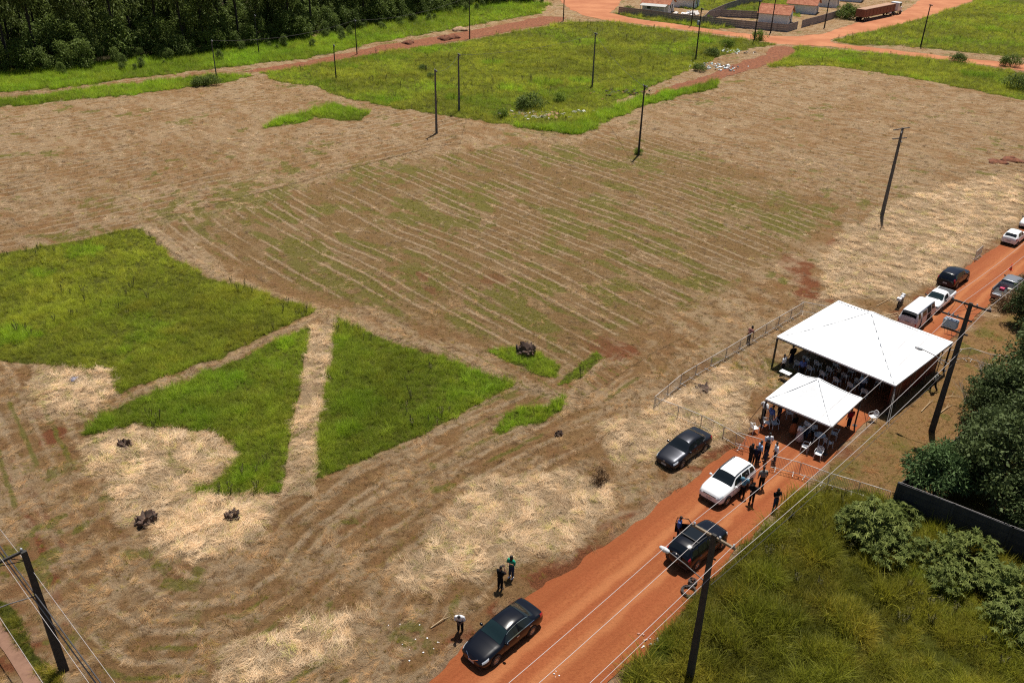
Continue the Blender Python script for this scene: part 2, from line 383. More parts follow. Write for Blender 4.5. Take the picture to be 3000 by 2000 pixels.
    soil = soil * (1 - 0.6 * rows) * (1 - 0.5 * short)
    straw = straw * (1 - 0.8 * short); regrow = np.maximum(regrow, short * (0.25 + 0.45 * sstep(n1, .45, .65)))
    soil = soil * (1 - .35 * sstep(r, 80, 130))
    lift = lift * keep * (1 - green) - 0.03 * onroad + green * 0.02
    # small bank along the left side of the main road
    bank = sstep(road, -1.6, -0.8) * (1 - sstep(road, -0.7, -0.25)) * (x < 20) * (y < 60)
    lift = lift + 0.10 * bank * (0.5 + n2)
    F.update(green=green, tint=tint, hgt=hgt, straw=np.clip(np.maximum(straw * (1 - 0.55 * mid), np.maximum(rows, pale)), 0, 1), rows=rows, pale=pale, regrow=regrow * (1 - green) * keep,
             soil=np.clip(soil, 0, 1) * (1 - green * .7), lift=lift, road=road, keep=keep, n1=n1, n2=n2, clump=clump, mid=mid, short=short, wood=wood, rowU=rowU, rowA=rowA)
    return F
GREENISH = [(D(560, 450), 9, .9), (D(430, 480), 6, .9), (D(880, 400), 8, .9), (D(950, 640), 6, .8), (D(830, 660), 5, .7), (D(1700, 470), 5, .9), (D(1860, 495), 4, .8), (D(1490, 372), 5, .7), (D(1250, 300), 6, .6), (D(240, 470), 6, .6), (D(120, 1080), 2.5, .7), (D(1270, 790), 2, .8), (D(960, 1265), 2.0, .6), (D(1850, 400), 8, .4), (D(460, 1420), 2, .5)]

# ------------------------------------------------------------------ ground sheet (polar grid round the camera's foot)
fine = np.linspace(-0.73, 0.73, 700)
coarse = np.linspace(0.73, 2 * math.pi - 0.73, 90)[1:-1]
ANG = np.concatenate([fine, coarse])
rad = [0.6, 6, 12, 17]
q = 21.0
while q < 330: rad.append(q); q *= 1.0047
while q < 5000: rad.append(q); q *= 1.16
RAD = np.array(rad)
_A, _Rr = np.meshgrid(ANG, RAD)
gx = (np.sin(_A) * _Rr).ravel(); gy = (np.cos(_A) * _Rr).ravel()
FZ = zone_fields(gx, gy)
far_fade = 1 - sstep(np.hypot(gx, gy), 200, 320)
gz = FZ['lift'] * far_fade
na, nr = len(ANG), len(RAD)
i0 = np.arange(nr - 1)[:, None] * na + np.arange(na)[None, :]
i1 = np.arange(nr - 1)[:, None] * na + (np.arange(na)[None, :] + 1) % na
quads = np.stack([i0, i0 + na, i1 + na, i1], -1).reshape(-1, 4)
me = bpy.data.meshes.new('ground')
me.vertices.add(len(gx)); me.vertices.foreach_set('co', np.stack([gx, gy, gz], 1).astype(np.float32).ravel())
me.loops.add(quads.size); me.loops.foreach_set('vertex_index', quads.astype(np.int32).ravel())
me.polygons.add(len(quads)); me.polygons.foreach_set('loop_start', np.arange(0, quads.size, 4, dtype=np.int32)); me.polygons.foreach_set('loop_total', np.full(len(quads), 4, np.int32))
me.polygons.foreach_set('use_smooth', np.ones(len(quads), bool))
for k in ('green', 'straw', 'regrow', 'soil', 'pale', 'rows', 'short', 'wood', 'rowU', 'rowA', 'mid'):
    a = me.attributes.new(k, 'FLOAT', 'POINT'); a.data.foreach_set('value', FZ[k].astype(np.float32))
me.update(calc_edges=True); me.validate()

m = N('ground_cover'); P = m.pos()
nf = m.noise(P, 9.0, 5, 0.75, 1.5); nm_ = m.noise(P, 2.2, 5, 0.7, 0.8); nl = m.noise(P, 0.35, 4, 0.6)
fib = m.noise(P, 16.0, 4, 0.8, 4.0)
fib2 = m.noise(P, 34.0, 3, 0.8, 3.0)
fmix = m.math('ADD', m.math('MULTIPLY', fib, .6), m.math('MULTIPLY', fib2, .4))
thatch = m.mix(m.ramp(fmix, 0.36, 0.64), (0.165, 0.085, 0.031), (0.54, 0.34, 0.155))
thatch = m.mix(m.ramp(nm_, 0.34, 0.66), m.mix(.55, thatch, (0.175, 0.090, 0.036)), thatch)
thatch = m.mix(m.ramp(nl, 0.38, 0.62, 0, .6), thatch, (0.31, 0.175, 0.078))
strawc = m.mix(m.ramp(fmix, 0.34, 0.66), (0.30, 0.195, 0.10), (0.72, 0.555, 0.355))
soilc = m.mix(m.ramp(nf, 0.3, 0.7), (0.16, 0.055, 0.024), (0.33, 0.125, 0.055))
regc = m.mix(m.ramp(fmix, 0.36, 0.64), (0.095, 0.088, 0.018), (0.28, 0.25, 0.065))
grc = m.mix(m.ramp(nm_, 0.3, 0.7), (0.055, 0.060, 0.010), (0.15, 0.16, 0.022))
def sharp(att, n, k=0.5):
    s = m.math('ADD', att, m.math('MULTIPLY', m.math('SUBTRACT', n, 0.5), k * 2)); return m.ramp(s, 0.3, 0.72)
# raked rows: thin straw lines with a bare furrow beside them
ph = m.math('ABSOLUTE', m.math('SUBTRACT', m.math('FRACT', m.math('ADD', m.attr('rowU'), m.math('MULTIPLY', m.math('SUBTRACT', nm_, .5), .34))), .5))
line = m.math('MULTIPLY', m.ramp(ph, .02, .17, 1, 0), m.attr('rowA'))
furrow = m.math('MULTIPLY', m.math('MULTIPLY', m.ramp(ph, .10, .22), m.ramp(ph, .22, .36, 1, 0)), m.attr('rowA'))
nk = m.noise(P, 3.6, 5, .72, 1.2); nw = m.noise(P, .55, 4, .6)
thatch = m.mix(m.math('MULTIPLY', m.ramp(nk, .55, .72), .55), thatch, (0.095, 0.050, 0.020))
thatch = m.mix(m.ramp(nw, .45, .72, 0, .42), thatch, (0.30, 0.120, 0.048))
c = m.mix(sharp(m.attr('soil'), nf, 0.45), thatch, soilc)
c = m.mix(m.math('MULTIPLY', m.attr('mid'), .42), c, m.mix(m.ramp(fmix, .36, .64), (0.10, 0.068, 0.024), (0.37, 0.255, 0.11)))
c = m.mix(m.math('MULTIPLY', m.math('MULTIPLY', m.attr('mid'), m.ramp(nk, .50, .66)), .6), c, (0.075, 0.045, 0.017))
c = m.mix(m.math('MULTIPLY', m.attr('short'), .75), c, m.mix(m.ramp(nf, .3, .7), (0.27, 0.135, 0.048), (0.48, 0.30, 0.13)))
sa = m.ramp(m.math('ADD', m.attr('straw'), m.math('MULTIPLY', m.math('SUBTRACT', fmix, .5), 1.3)), .12, .95)
c = m.mix(m.math('MULTIPLY', sa, .74), c, strawc)
c = m.mix(m.math('MULTIPLY', sharp(m.attr('regrow'), nm_, 0.4), 0.85), c, regc)
c = m.mix(m.math('MULTIPLY', furrow, .35), c, (0.15, 0.082, 0.036))
c = m.mix(m.math('MULTIPLY', sharp(line, nk, .5), .72), c, m.mix(m.ramp(fmix, .34, .66), (0.30, 0.195, 0.105), (0.62, 0.47, 0.31)))
c = m.mix(sharp(m.attr('green'), nf, 0.2), c, grc)
c = m.mix(m.attr('wood'), c, m.mix(nm_, (0.030, 0.022, 0.012), (0.06, 0.055, 0.022)))
m.color(c); m.set(Roughness=0.95); m.b.inputs['Specular IOR Level'].default_value = 0.1
hh = m.math('ADD', m.math('ADD', m.math('MULTIPLY', fib, 0.5), m.math('MULTIPLY', line, .55)), m.math('ADD', m.math('MULTIPLY', nm_, 1.1), m.math('ADD', m.math('MULTIPLY', nf, 0.6), m.math('MULTIPLY', nk, -.9))))
m.bump(hh, 1.0, 0.26)
me.materials.append(m.mat)
ground = link('ground', me); tag(ground, 'mown field of red soil, straw and stubble', kind='structure'); 

# ------------------------------------------------------------------ roads
m = N('red_dirt_road'); P = m.pos()
n1 = m.noise(P, 0.25, 4, 0.6); n2 = m.noise(P, 6.0, 5, 0.7); n3 = m.noise(P, 40.0, 3, 0.7)
mp = m.n('ShaderNodeMapping'); m.l(P, mp.inputs[0]); mp.inputs['Rotation'].default_value = (0, 0, R(-46.3)); mp0 = mp; mp = m.n('ShaderNodeMapping'); m.l(mp0.outputs[0], mp.inputs[0]); mp.inputs['Scale'].default_value = (0.05, 1.1, 1)
ns = m.noise(mp.outputs[0], 1.0, 5, 0.65)
c = m.mix(m.ramp(ns, 0.3, 0.7), (0.25, 0.068, 0.022), (0.355, 0.120, 0.042))
c = m.mix(m.ramp(n1, 0.38, 0.66), c, m.mix(0.6, c, (0.31, 0.085, 0.030)))
c = m.mix(m.math('MULTIPLY', m.ramp(n2, 0.42, 0.72), 0.7), c, (0.225, 0.058, 0.019))
c = m.mix(m.math('MULTIPLY', m.ramp(n3, 0.62, 0.78), 0.5), c, (0.55, 0.24, 0.11))
sep = m.n('ShaderNodeSeparateXYZ'); m.l(mp0.outputs[0], sep.inputs[0])
vv = m.math('ADD', m.math('ABSOLUTE', m.math('SUBTRACT', sep.outputs[1], m.math('ADD', 20.0, m.math('MULTIPLY', m.math('SUBTRACT', n1, .5), 1.2)))), m.math('MULTIPLY', m.math('SUBTRACT', ns, .5), .5))
wheel = m.math('MULTIPLY', m.ramp(vv, .45, .85), m.ramp(vv, .95, 1.45, 1, 0))
edge_ = m.ramp(vv, 2.0, 3.1)
c = m.mix(m.math('MULTIPLY', wheel, .5), c, (0.46, 0.185, 0.072)); c = m.mix(m.math('MULTIPLY', edge_, .6), c, (0.25, 0.068, 0.022))
m.color(c); m.set(Roughness=0.9); m.b.inputs['Specular IOR Level'].default_value = 0.2
m.bump(m.math('ADD', n2, m.math('ADD', m.math('MULTIPLY', n3, 0.35), m.math('MULTIPLY', ns, 1.6))), 0.9, 0.10)
MROAD = m.mat
m = N('far_red_road'); P = m.pos()
n1 = m.noise(P, 0.12, 5, 0.65); n2 = m.noise(P, 1.2, 5, 0.7)
c = m.mix(m.ramp(n1, 0.3, 0.7), (0.34, 0.112, 0.042), (0.47, 0.19, 0.082)); c = m.mix(m.math('MULTIPLY', m.ramp(n2, 0.45, 0.7), 0.5), c, (0.36, 0.13, 0.06))
m.color(c); m.set(Roughness=0.95); m.bump(n2, 0.6, 0.15); MFAR = m.mat
m = N('dozed_red_soil'); P = m.pos()
n1 = m.noise(P, 0.3, 5, 0.65); n2 = m.noise(P, 1.7, 5, 0.75)
c = m.mix(m.ramp(n2, 0.3, 0.7), (0.13, 0.042, 0.017), (0.35, 0.122, 0.048)); c = m.mix(m.ramp(n1, 0.55, 0.75, 0, .6), c, (0.30, 0.15, 0.08))
m.color(c); m.set(Roughness=0.95); m.bump(n2, 1.0, 0.5); MDOZ = m.mat
m = N('worn_footpath'); P = m.pos()
c = m.mix(m.ramp(m.noise(P, 1.5, 5, 0.7), 0.3, 0.7), (0.17, 0.088, 0.055), (0.235, 0.128, 0.082)); m.color(c); m.set(Roughness=0.9); m.bump(m.noise(P, 30, 3), 0.3, 0.02); MPATH = m.mat

def sheet(name, poly, z, mat, step=0.5, jit=0.18, cell=None, label=None):
    pts = []
    for i in range(len(poly)):
        a, b = poly[i], poly[(i + 1) % len(poly)]; L = (b - a).length; n = max(1, int(L / step))
        for k in range(n): pts.append(a.lerp(b, k / n))
    X = np.array([p.x for p in pts]); Y = np.array([p.y for p in pts])
    X = X + (fbm(X, Y, 0.8, 3, 91) - .5) * jit * 4; Y = Y + (fbm(X, Y, 0.8, 3, 92) - .5) * jit * 4
    from mathutils.geometry import delaunay_2d_cdt
    vs, _, fs, *_ = delaunay_2d_cdt([Vector((a, b)) for a, b in zip(X, Y)], [], [list(range(len(X)))], 1, 1e-4)
    me = bpy.data.meshes.new(name); me.from_pydata([(v.x, v.y, z) for v in vs], [], [tuple(f) for f in fs]); me.update(); me.materials.append(mat)
    return tag(link(name, me), label, kind='structure')
sheet('dirt_road', ROADS['main'], 0.022, MROAD, 0.5, 0.16, label='bright red dirt road running past the tents')
sheet('dirt_road', ROADS['far'], 0.020, MFAR, 1.5, 0.45, label='pale red dirt streets in front of the houses')
sheet('dirt_track', ROADS['track'], 0.026, MDOZ, 1.2, 0.4, label='dark red track leading to the street junction')
sheet('soil_strip', ROADS['strip'], 0.024, MDOZ, 1.2, 0.5, label='freshly graded strip of dark red soil beside the wood')
sheet('footpath', FOOTPATH, 0.02, MPATH, 0.4, 0.05, label='narrow pinkish footpath in the near left corner')
# ------------------------------------------------------------------ grass and straw (uncountable: one object per kind of cover)
def proto_collection(name, objs):
    c = bpy.data.collections.new(name)
    for o in objs: c.objects.link(o)
    return c
def blades(n, spread, lmin, lmax, wmin, wmax, lean, seg, flat, seed, droop=0.6):
    rs = random.Random(seed); mb = MB()
    for i in range(n):
        a = rs.uniform(0, 2 * math.pi); rr = spread * math.sqrt(rs.random())
        b = Vector((rr * math.cos(a), rr * math.sin(a), 0 if not flat else rs.uniform(0.0, 0.07)))
        h = rs.gauss(0, .42) + (math.pi if rs.random() < .5 else 0) if flat else rs.uniform(0, 2 * math.pi); L = rs.uniform(lmin, lmax); w = rs.uniform(wmin, wmax)
        el = rs.uniform(*lean); d = Vector((math.cos(h) * math.cos(el), math.sin(h) * math.cos(el), math.sin(el)))
        side = Vector((-math.sin(h), math.cos(h), rs.uniform(-.6, .6))).normalized()
        rows = []; p = b.copy(); bend = rs.uniform(0.2, 1) * droop
        curl = rs.uniform(-0.5, 0.5)
        for k in range(seg + 1):
            t = k / seg; ww = w * (1 - t) ** 0.6 if not flat else w * (1 - 0.5 * t)
            rows.append([p - side * ww / 2, p + side * ww / 2])
            p = p + d * (L / seg); d = (d + Vector((0, 0, -bend / seg)) + side * (curl / seg)).normalized()
            if flat and p.z < 0.005: p.z = 0.005; d.z = abs(d.z) * 0.2
        mb.grid(rows, smooth=False)
    return mb
def leaf_mat(name, lo, hi, rough=0.6, trans=0.25, dry=None, spec=0.3):
    m = N(name)
    t = m.attr('tint', 'INSTANCER', 'Color'); oi = m.n('ShaderNodeObjectInfo').outputs['Random']
    nz = m.noise(m.pos(), 1.3, 3, 0.6)
    c = m.mix(m.math('MULTIPLY', m.math('ADD', nz, oi), 0.5), lo, hi)
    c = m.mix(1.0, c, t, 'MULTIPLY')
    m.color(c); m.set(Roughness=rough); m.b.inputs['Specular IOR Level'].default_value = spec
    if trans:
        tr = m.n('ShaderNodeBsdfTranslucent'); m.l(c, tr.inputs[0]); mx = m.n('ShaderNodeMixShader'); mx.inputs[0].default_value = trans
        m.l(m.b.outputs[0], mx.inputs[1]); m.l(tr.outputs[0], mx.inputs[2]); m.l(mx.outputs[0], m.t.nodes['Material Output'].inputs[0])
    return m.mat
def scatter(name, pts, rot, scl, tint, col, label, cat=None):
    """pts (n,3), rot (n,) heading, scl (n,3), tint (n,3)"""
    n = len(pts); me = bpy.data.meshes.new(name)
    me.vertices.add(n); me.vertices.foreach_set('co', pts.astype(np.float32).ravel())
    a = me.attributes.new('rot', 'FLOAT_VECTOR', 'POINT'); rv = np.zeros((n, 3), np.float32); rv[:, 2] = rot; a.data.foreach_set('vector', rv.ravel())
    a = me.attributes.new('scl', 'FLOAT_VECTOR', 'POINT'); a.data.foreach_set('vector', scl.astype(np.float32).ravel())
    a = me.attributes.new('tint', 'FLOAT_COLOR', 'POINT'); tv = np.ones((n, 4), np.float32); tv[:, :3] = tint; a.data.foreach_set('color', tv.ravel())
    me.update(); o = link(name, me); tag(o, label, kind='stuff')
    ng = bpy.data.node_groups.new(name + '_nodes', 'GeometryNodeTree')
    ng.interface.new_socket('Geometry', in_out='INPUT', socket_type='NodeSocketGeometry'); ng.interface.new_socket('Geometry', in_out='OUTPUT', socket_type='NodeSocketGeometry')
    nn = ng.nodes.new; gi = nn('NodeGroupInput'); go = nn('NodeGroupOutput')
    ci = nn('GeometryNodeCollectionInfo'); ci.inputs[0].default_value = col; ci.inputs['Separate Children'].default_value = True; ci.inputs['Reset Children'].default_value = True
    ip = nn('GeometryNodeInstanceOnPoints'); ip.inputs['Pick Instance'].default_value = True
    def na(nm, ty):
        x = nn('GeometryNodeInputNamedAttribute'); x.data_type = ty; x.inputs[0].default_value = nm; return x.outputs[0]
    rv = nn('FunctionNodeRandomValue'); rv.data_type = 'INT'; rv.inputs[4].default_value = 0; rv.inputs[5].default_value = len(col.objects) - 1
    er = nn('FunctionNodeEulerToRotation'); L = ng.links.new
    L(na('rot', 'FLOAT_VECTOR'), er.inputs[0]); L(er.outputs[0], ip.inputs['Rotation']); L(na('scl', 'FLOAT_VECTOR'), ip.inputs['Scale'])
    L(rv.outputs[2], ip.inputs['Instance Index'])
    L(gi.outputs[0], ip.inputs['Points']); L(ci.outputs[0], ip.inputs['Instance']); L(ip.outputs[0], go.inputs[0])
    md = o.modifiers.new('cover', 'NODES'); md.node_group = ng
    return o
def polar_points(n, r0, r1, amax=0.62):
    amax = 0.74 if r0 < 70 else 0.64
    a = RNG.uniform(-amax, amax, n); r = np.sqrt(RNG.uniform(r0 * r0, r1 * r1, n)); return np.sin(a) * r, np.cos(a) * r

MSTRAW = leaf_mat('dry_straw', (0.53, 0.395, 0.24), (0.84, 0.68, 0.485), 0.8, 0.12)
MGRASS = leaf_mat('green_grass', (0.27, 0.275, 0.024), (0.58, 0.53, 0.055), 0.6, 0.45)
straw_col = proto_collection('straw_wisps', [bpy.data.objects.new('wisp', blades(24, 0.30, 0.3, 0.85, 0.009, 0.022, (-0.05, 0.55), 3, True, 100 + i, 0.7).mesh('wisp', MSTRAW)) for i in range(7)])
grass_col = proto_collection('grass_clumps', [bpy.data.objects.new('clump', blades(26, 0.28, 0.45, 1.05, 0.014, 0.032, (0.5, 1.45), 3, False, 200 + i, 1.1).mesh('clump', MGRASS)) for i in range(6)])
weed_col = None

LUSH = [(G(1050, 1190), 1.7), (G(1018, 1262), .8), (G(290, 1250), 1.0), (G(240, 738), 2.0), (G(30, 985), 2.2), (G(130, 800), 1.2), (G(1630, 1195), 1.2), (G(700, 1215), .5), (G(690, 1110), .7), (G(830, 1010), .9), (G(1045, 340), 1.6), (G(940, 322), 2.2), (G(830, 358), 1.4), (G(740, 1390), 1.2), (G(900, 1300), .5), (G(1600, 245), 3), (G(1100, 170), 3), (G(1250, 150), 3.5), (G(1010, 195), 3.0), (G(1500, 260), 2.5), (G(1330, 290), 2.0), (G(1140, 295), 2.0), (G(2060, 120), 3.5), (G(2500, 185), 3), (G(2850, 220), 3), (G(2900, 90), 4), (G(2600, 150), 3), (G(1700, 240), 2), (G(1440, 185), 2.5)]
def band(n, r0, r1): 
    x, y = polar_points(n, r0, r1); return x, y, zone_fields(x, y)
S = {'p': [], 'r': [], 's': [], 't': []}; GR = {'p': [], 'r': [], 's': [], 't': []}; RG = {'p': [], 'r': [], 's': [], 't': []}
def push(B, x, y, z, s, t, flat=1.0, rot=None):
    n = len(x); B['p'].append(np.stack([x, y, z], 1)); B['r'].append(RNG.uniform(0, 6.283, n) if rot is None else rot)
    B['s'].append(np.stack([s, s, s * flat], 1)); B['t'].append(t)
for r0, r1, ds, dg, k in ((24, 48, 66, 30, 0.72), (48, 80, 44, 25, 0.80), (80, 130, 17, 13, 1.0), (130, 210, 5.0, 6.0, 1.35), (210, 330, 0.5, 1.8, 2.4)):
    area = (0.74 if r0 < 70 else 0.64) * (r1 * r1 - r0 * r0)
    x, y, F = band(int(area * ds), r0, r1)
    ph_ = np.abs((F['rowU'] % 1.0) - .5); ln = np.exp(-(ph_ / .085) ** 2) * F['rowA']
    open_ = (1 - F['green']) * F['keep'] * (1 - F['wood'])
    # pale mats and raked rows: long wisps; elsewhere short brown stubble
    mat_p = (0.50 * F['pale'] * (0.35 + 0.65 * F['clump']) + 0.34 * ln + 0.5 * np.maximum(F['rows'] - F['rowA'], 0)) * (1 - .5 * F['soil'])
    stub_p = (0.05 + 0.26 * F['straw'] * (0.25 + F['clump']) * (1 - .6 * F['mid']) + .10 * F['clump']) * (1 - .7 * F['soil']) * (1 - .5 * F['regrow']) * (1 - .35 * F['short'])
    u_ = RNG.random(len(x))
    for kind, sel in (('mat', u_ < mat_p * open_), ('stub', (u_ > .5) & (u_ - .5 < .5 * stub_p * open_ * (1 - F['pale'])))):
        xx, yy = x[sel], y[sel]; n = len(xx); pa = F['pale'][sel]; sh_ = F['short'][sel][:, None]
        if kind == 'mat': sc = k * RNG.uniform(0.5, 1.1, n) * (.62 + .45 * pa); br = RNG.uniform(0.70, 1.10, n) * (0.86 + 0.2 * pa)
        else: sc = k * RNG.uniform(0.35, 0.9, n); br = RNG.uniform(0.36, .92, n) * (.80 + .3 * F['clump'][sel])
        br = br * (0.78 + 0.44 * F['n1'][sel]); warm = RNG.uniform(0, 1, n)
        t = np.stack([br, br * (0.84 + 0.14 * warm), br * (0.66 + 0.30 * warm)], 1)
        if kind == 'stub': nearf = (1 - sstep(np.hypot(xx, yy), 62, 95))[:, None]; t = t * (1 - nearf * np.array([.20, .34, .52]))
        else: t = t * (1 - (1 - pa)[:, None] * np.array([.10, .16, .24]))
        dark = RNG.random(n) < (0.05 if kind == 'mat' else .30); t[dark] *= np.array([0.5, 0.42, 0.36])
        t = t * (1 - sh_) + sh_ * t * np.array([.85, .64, .45])
        grn = RNG.random(n) < 0.09 + 0.22 * F['regrow'][sel]; t[grn] *= np.array([0.66, 0.80, 0.42])
        flow = (fbm(xx, yy, 0.55, 3, 501) - .5) * 9.0 + RNG.normal(0, .45, n)
        sheen = fbm(xx, yy, 1.1, 3, 502); t = t * (0.76 + 0.46 * sstep(sheen, .3, .7))[:, None]
        zl = F['lift'][sel] + .10 * pa * sstep(sheen, .4, .7)
        push(S, xx, yy, zl, sc, t, 1.0, flow)
    # tall uncut grass
    x, y, F = band(int(area * dg), r0, r1)
    sel = (RNG.random(len(x)) < F['green']) & (F['green'] > 0.3)
    xx, yy, T, H = x[sel], y[sel], F['tint'][sel], F['hgt'][sel]; n = len(xx)
    for c_, rad_ in LUSH:
        qd = np.hypot(xx - c_[0], yy - c_[1]) / rad_ + (fbm(xx, yy, 1.1, 2, 333) - .5) * 1.2
        T = np.where(qd < 1, 3, T); H = np.where(qd < 1, H * (1.55 - .4 * np.clip(qd, 0, 1)), H)
    nn1 = fbm(xx, yy, 0.35, 3, 301); nn2 = fbm(xx, yy, 0.12, 3, 302); nn3 = fbm(xx, yy, 0.9, 2, 303)
    tus = sstep(fbm(xx + 3 * nn1, yy - 3 * nn2, 0.85, 3, 305), 0.36, 0.66); tus2 = sstep(fbm(xx, yy, 0.28, 3, 306), 0.35, 0.65)
    wild = np.where(T == 4, 1.0, np.where(T == 2, 0.55, 0.42))
    sc = max(1.0, k * 1.2) ** 0.5 * H * RNG.uniform(0.7, 1.3, n) * ((1 - wild) * (0.65 + 0.6 * nn1) + wild * (0.35 + 0.75 * tus + 0.45 * tus2))
    big_ = RNG.random(n) < 0.05 * wild; sc[big_] *= 1.5
    base = np.array([(0.86, 1.0, 0.9), (0.74, 0.98, 0.75), (0.90, 1.04, 0.95), (0.72, 1.08, 0.60), (0.50, 0.50, 0.46)])[T.astype(int)]
    v = RNG.uniform(0.65, 1.25, n) * (0.60 + 0.8 * nn2) * (1 - 0.22 * wild + 0.4 * wild * tus)
    t = base * v[:, None]
    dry = (sstep(nn3 * 0.4 + nn1 * 0.4 + RNG.random(n) * .2, 0.46, 0.70) * np.where(T == 4, 0.62, 0.30))[:, None]
    t = t * (1 - dry) + dry * np.array([1.0, 0.80, 0.95])[None] * v[:, None]
    wl = fbm(xx + 9 * nn1, yy + 9 * nn3, 0.10, 4, 309)
    lush = (sstep(wl + 0.12 * (nn3 - .5), 0.50, 0.72) * np.where(T == 4, .12, .45))[:, None]; t = t * (1 - lush) + lush * np.array([0.6, 1.15, 0.5])[None] * v[:, None]
    deep = (sstep(1 - wl, 0.50, 0.70) * np.where(T == 4, .6, .1))[:, None]; t = t * (1 - deep) + deep * np.array([0.34, 0.52, 0.45])[None] * v[:, None]
    push(GR, xx, yy, F['lift'][sel], sc, t, 1.0)
    # short standing stubble and regrowth between the raked rows
    x, y, F = band(int(area * ds * 0.45), r0, r1)
    tuft = sstep(fbm(x, y, 1.7, 3, 611), .46, .66)
    pr_ = np.maximum(0.75 * F['regrow'], (.06 + .30 * tuft) * (1 - F['green']) * (1 - .8 * F['pale']) * (1 - .6 * F['soil'])) * (1 - F['wood']) * F['keep']
    sel = RNG.random(len(x)) < pr_
    xx, yy = x[sel], y[sel]; n = len(xx); v = RNG.uniform(0.5, 1.05, n); gg = np.clip(F['regrow'][sel] * 1.3 + RNG.normal(.12, .22, n), 0, 1)[:, None]
    t = gg * np.stack([v * 0.85, v * 0.85, v * 0.6], 1) + (1 - gg) * np.stack([v * .80, v * .50, v * 1.3], 1)
    push(RG, xx, yy, F['lift'][sel], k * 0.25 * RNG.uniform(0.5, 1.5, n), t, 0.8)
def flush(B, name, col, label):
    cat = {k: np.concatenate(v) for k, v in B.items()}
    return scatter(name, cat['p'], cat['r'], cat['s'], cat['t'], col, label)
flush(S, 'straw', straw_col, 'loose dry straw lying in rows and mats on the mown field')
flush(GR, 'tall_grass', grass_col, 'uncut green grass standing in plots across the field')
flush(RG, 'grass_stubble', grass_col, 'short green regrowth between the rows of straw')
# ------------------------------------------------------------------ vehicles
def paint(name, c, rough=0.25, metal=0.0, dust=0.18):
    m = N(name); m.set(Roughness=rough, Metallic=metal)
    m.b.inputs['Coat Weight'].default_value = 0.25; m.b.inputs['Specular IOR Level'].default_value = 0.3; m.b.inputs['Coat Roughness'].default_value = 0.06
    geo = m.n('ShaderNodeSeparateXYZ'); m.l(m.obj(), geo.inputs[0])
    low = m.ramp(geo.outputs[2], 0.25, 0.75, 1.0, 0.0)
    f = m.math('MULTIPLY', m.math('MULTIPLY', low, m.ramp(m.noise(m.obj(), 4, 4), 0.3, 0.7)), dust)
    m.color(m.mix(f, c, (0.33, 0.12, 0.05))); return m.mat
P_BLACK = paint('black_car_paint', (0.004, 0.005, 0.009), 0.22)
P_GRAPH = paint('graphite_car_paint', (0.022, 0.024, 0.032), 0.3, 0.5)
P_WHITE = paint('white_car_paint', (0.78, 0.79, 0.80), 0.3)
P_VAN = paint('white_van_paint', (0.72, 0.72, 0.74), 0.4, 0, 0.15)
P_NAVY = paint('black_blue_car_paint', (0.006, 0.008, 0.016), 0.25)
P_GREY = paint('grey_pickup_paint', (0.24, 0.25, 0.27), 0.35, 0.5)
M_GLASS = simple('car_glass', (0.008, 0.011, 0.013), 0.04, spec=0.6)
M_GLASS2 = simple('tinted_windscreen', (0.010, 0.022, 0.024), 0.05, spec=0.6)
M_TYRE = simple('tyre_rubber', (0.018, 0.017, 0.016), 0.85, dirt=((0.16, 0.06, 0.03), 0.6), vscale=6, var=.1)
M_RIM = simple('alloy_rim', (0.42, 0.42, 0.43), 0.35, 0.8)
M_STEEL = simple('steel_rim', (0.12, 0.12, 0.125), 0.5, 0.6)
M_PLAST = simple('black_plastic_trim', (0.014, 0.014, 0.015), 0.55)
M_UNDER = simple('underbody', (0.006, 0.006, 0.006), 0.9)  # near black; also paints the shade in wheel wells and the van's open side
M_CHROME = simple('chrome', (0.75, 0.75, 0.76), 0.12, 1.0)
M_LAMP = simple('headlamp_glass', (0.62, 0.66, 0.70), 0.08, 0.3, coat=1.0)
M_TAIL = simple('tail_lamp_red', (0.42, 0.012, 0.016), 0.15, coat=0.8)
M_PLATE = simple('number_plate', (0.42, 0.43, 0.45), 0.5)

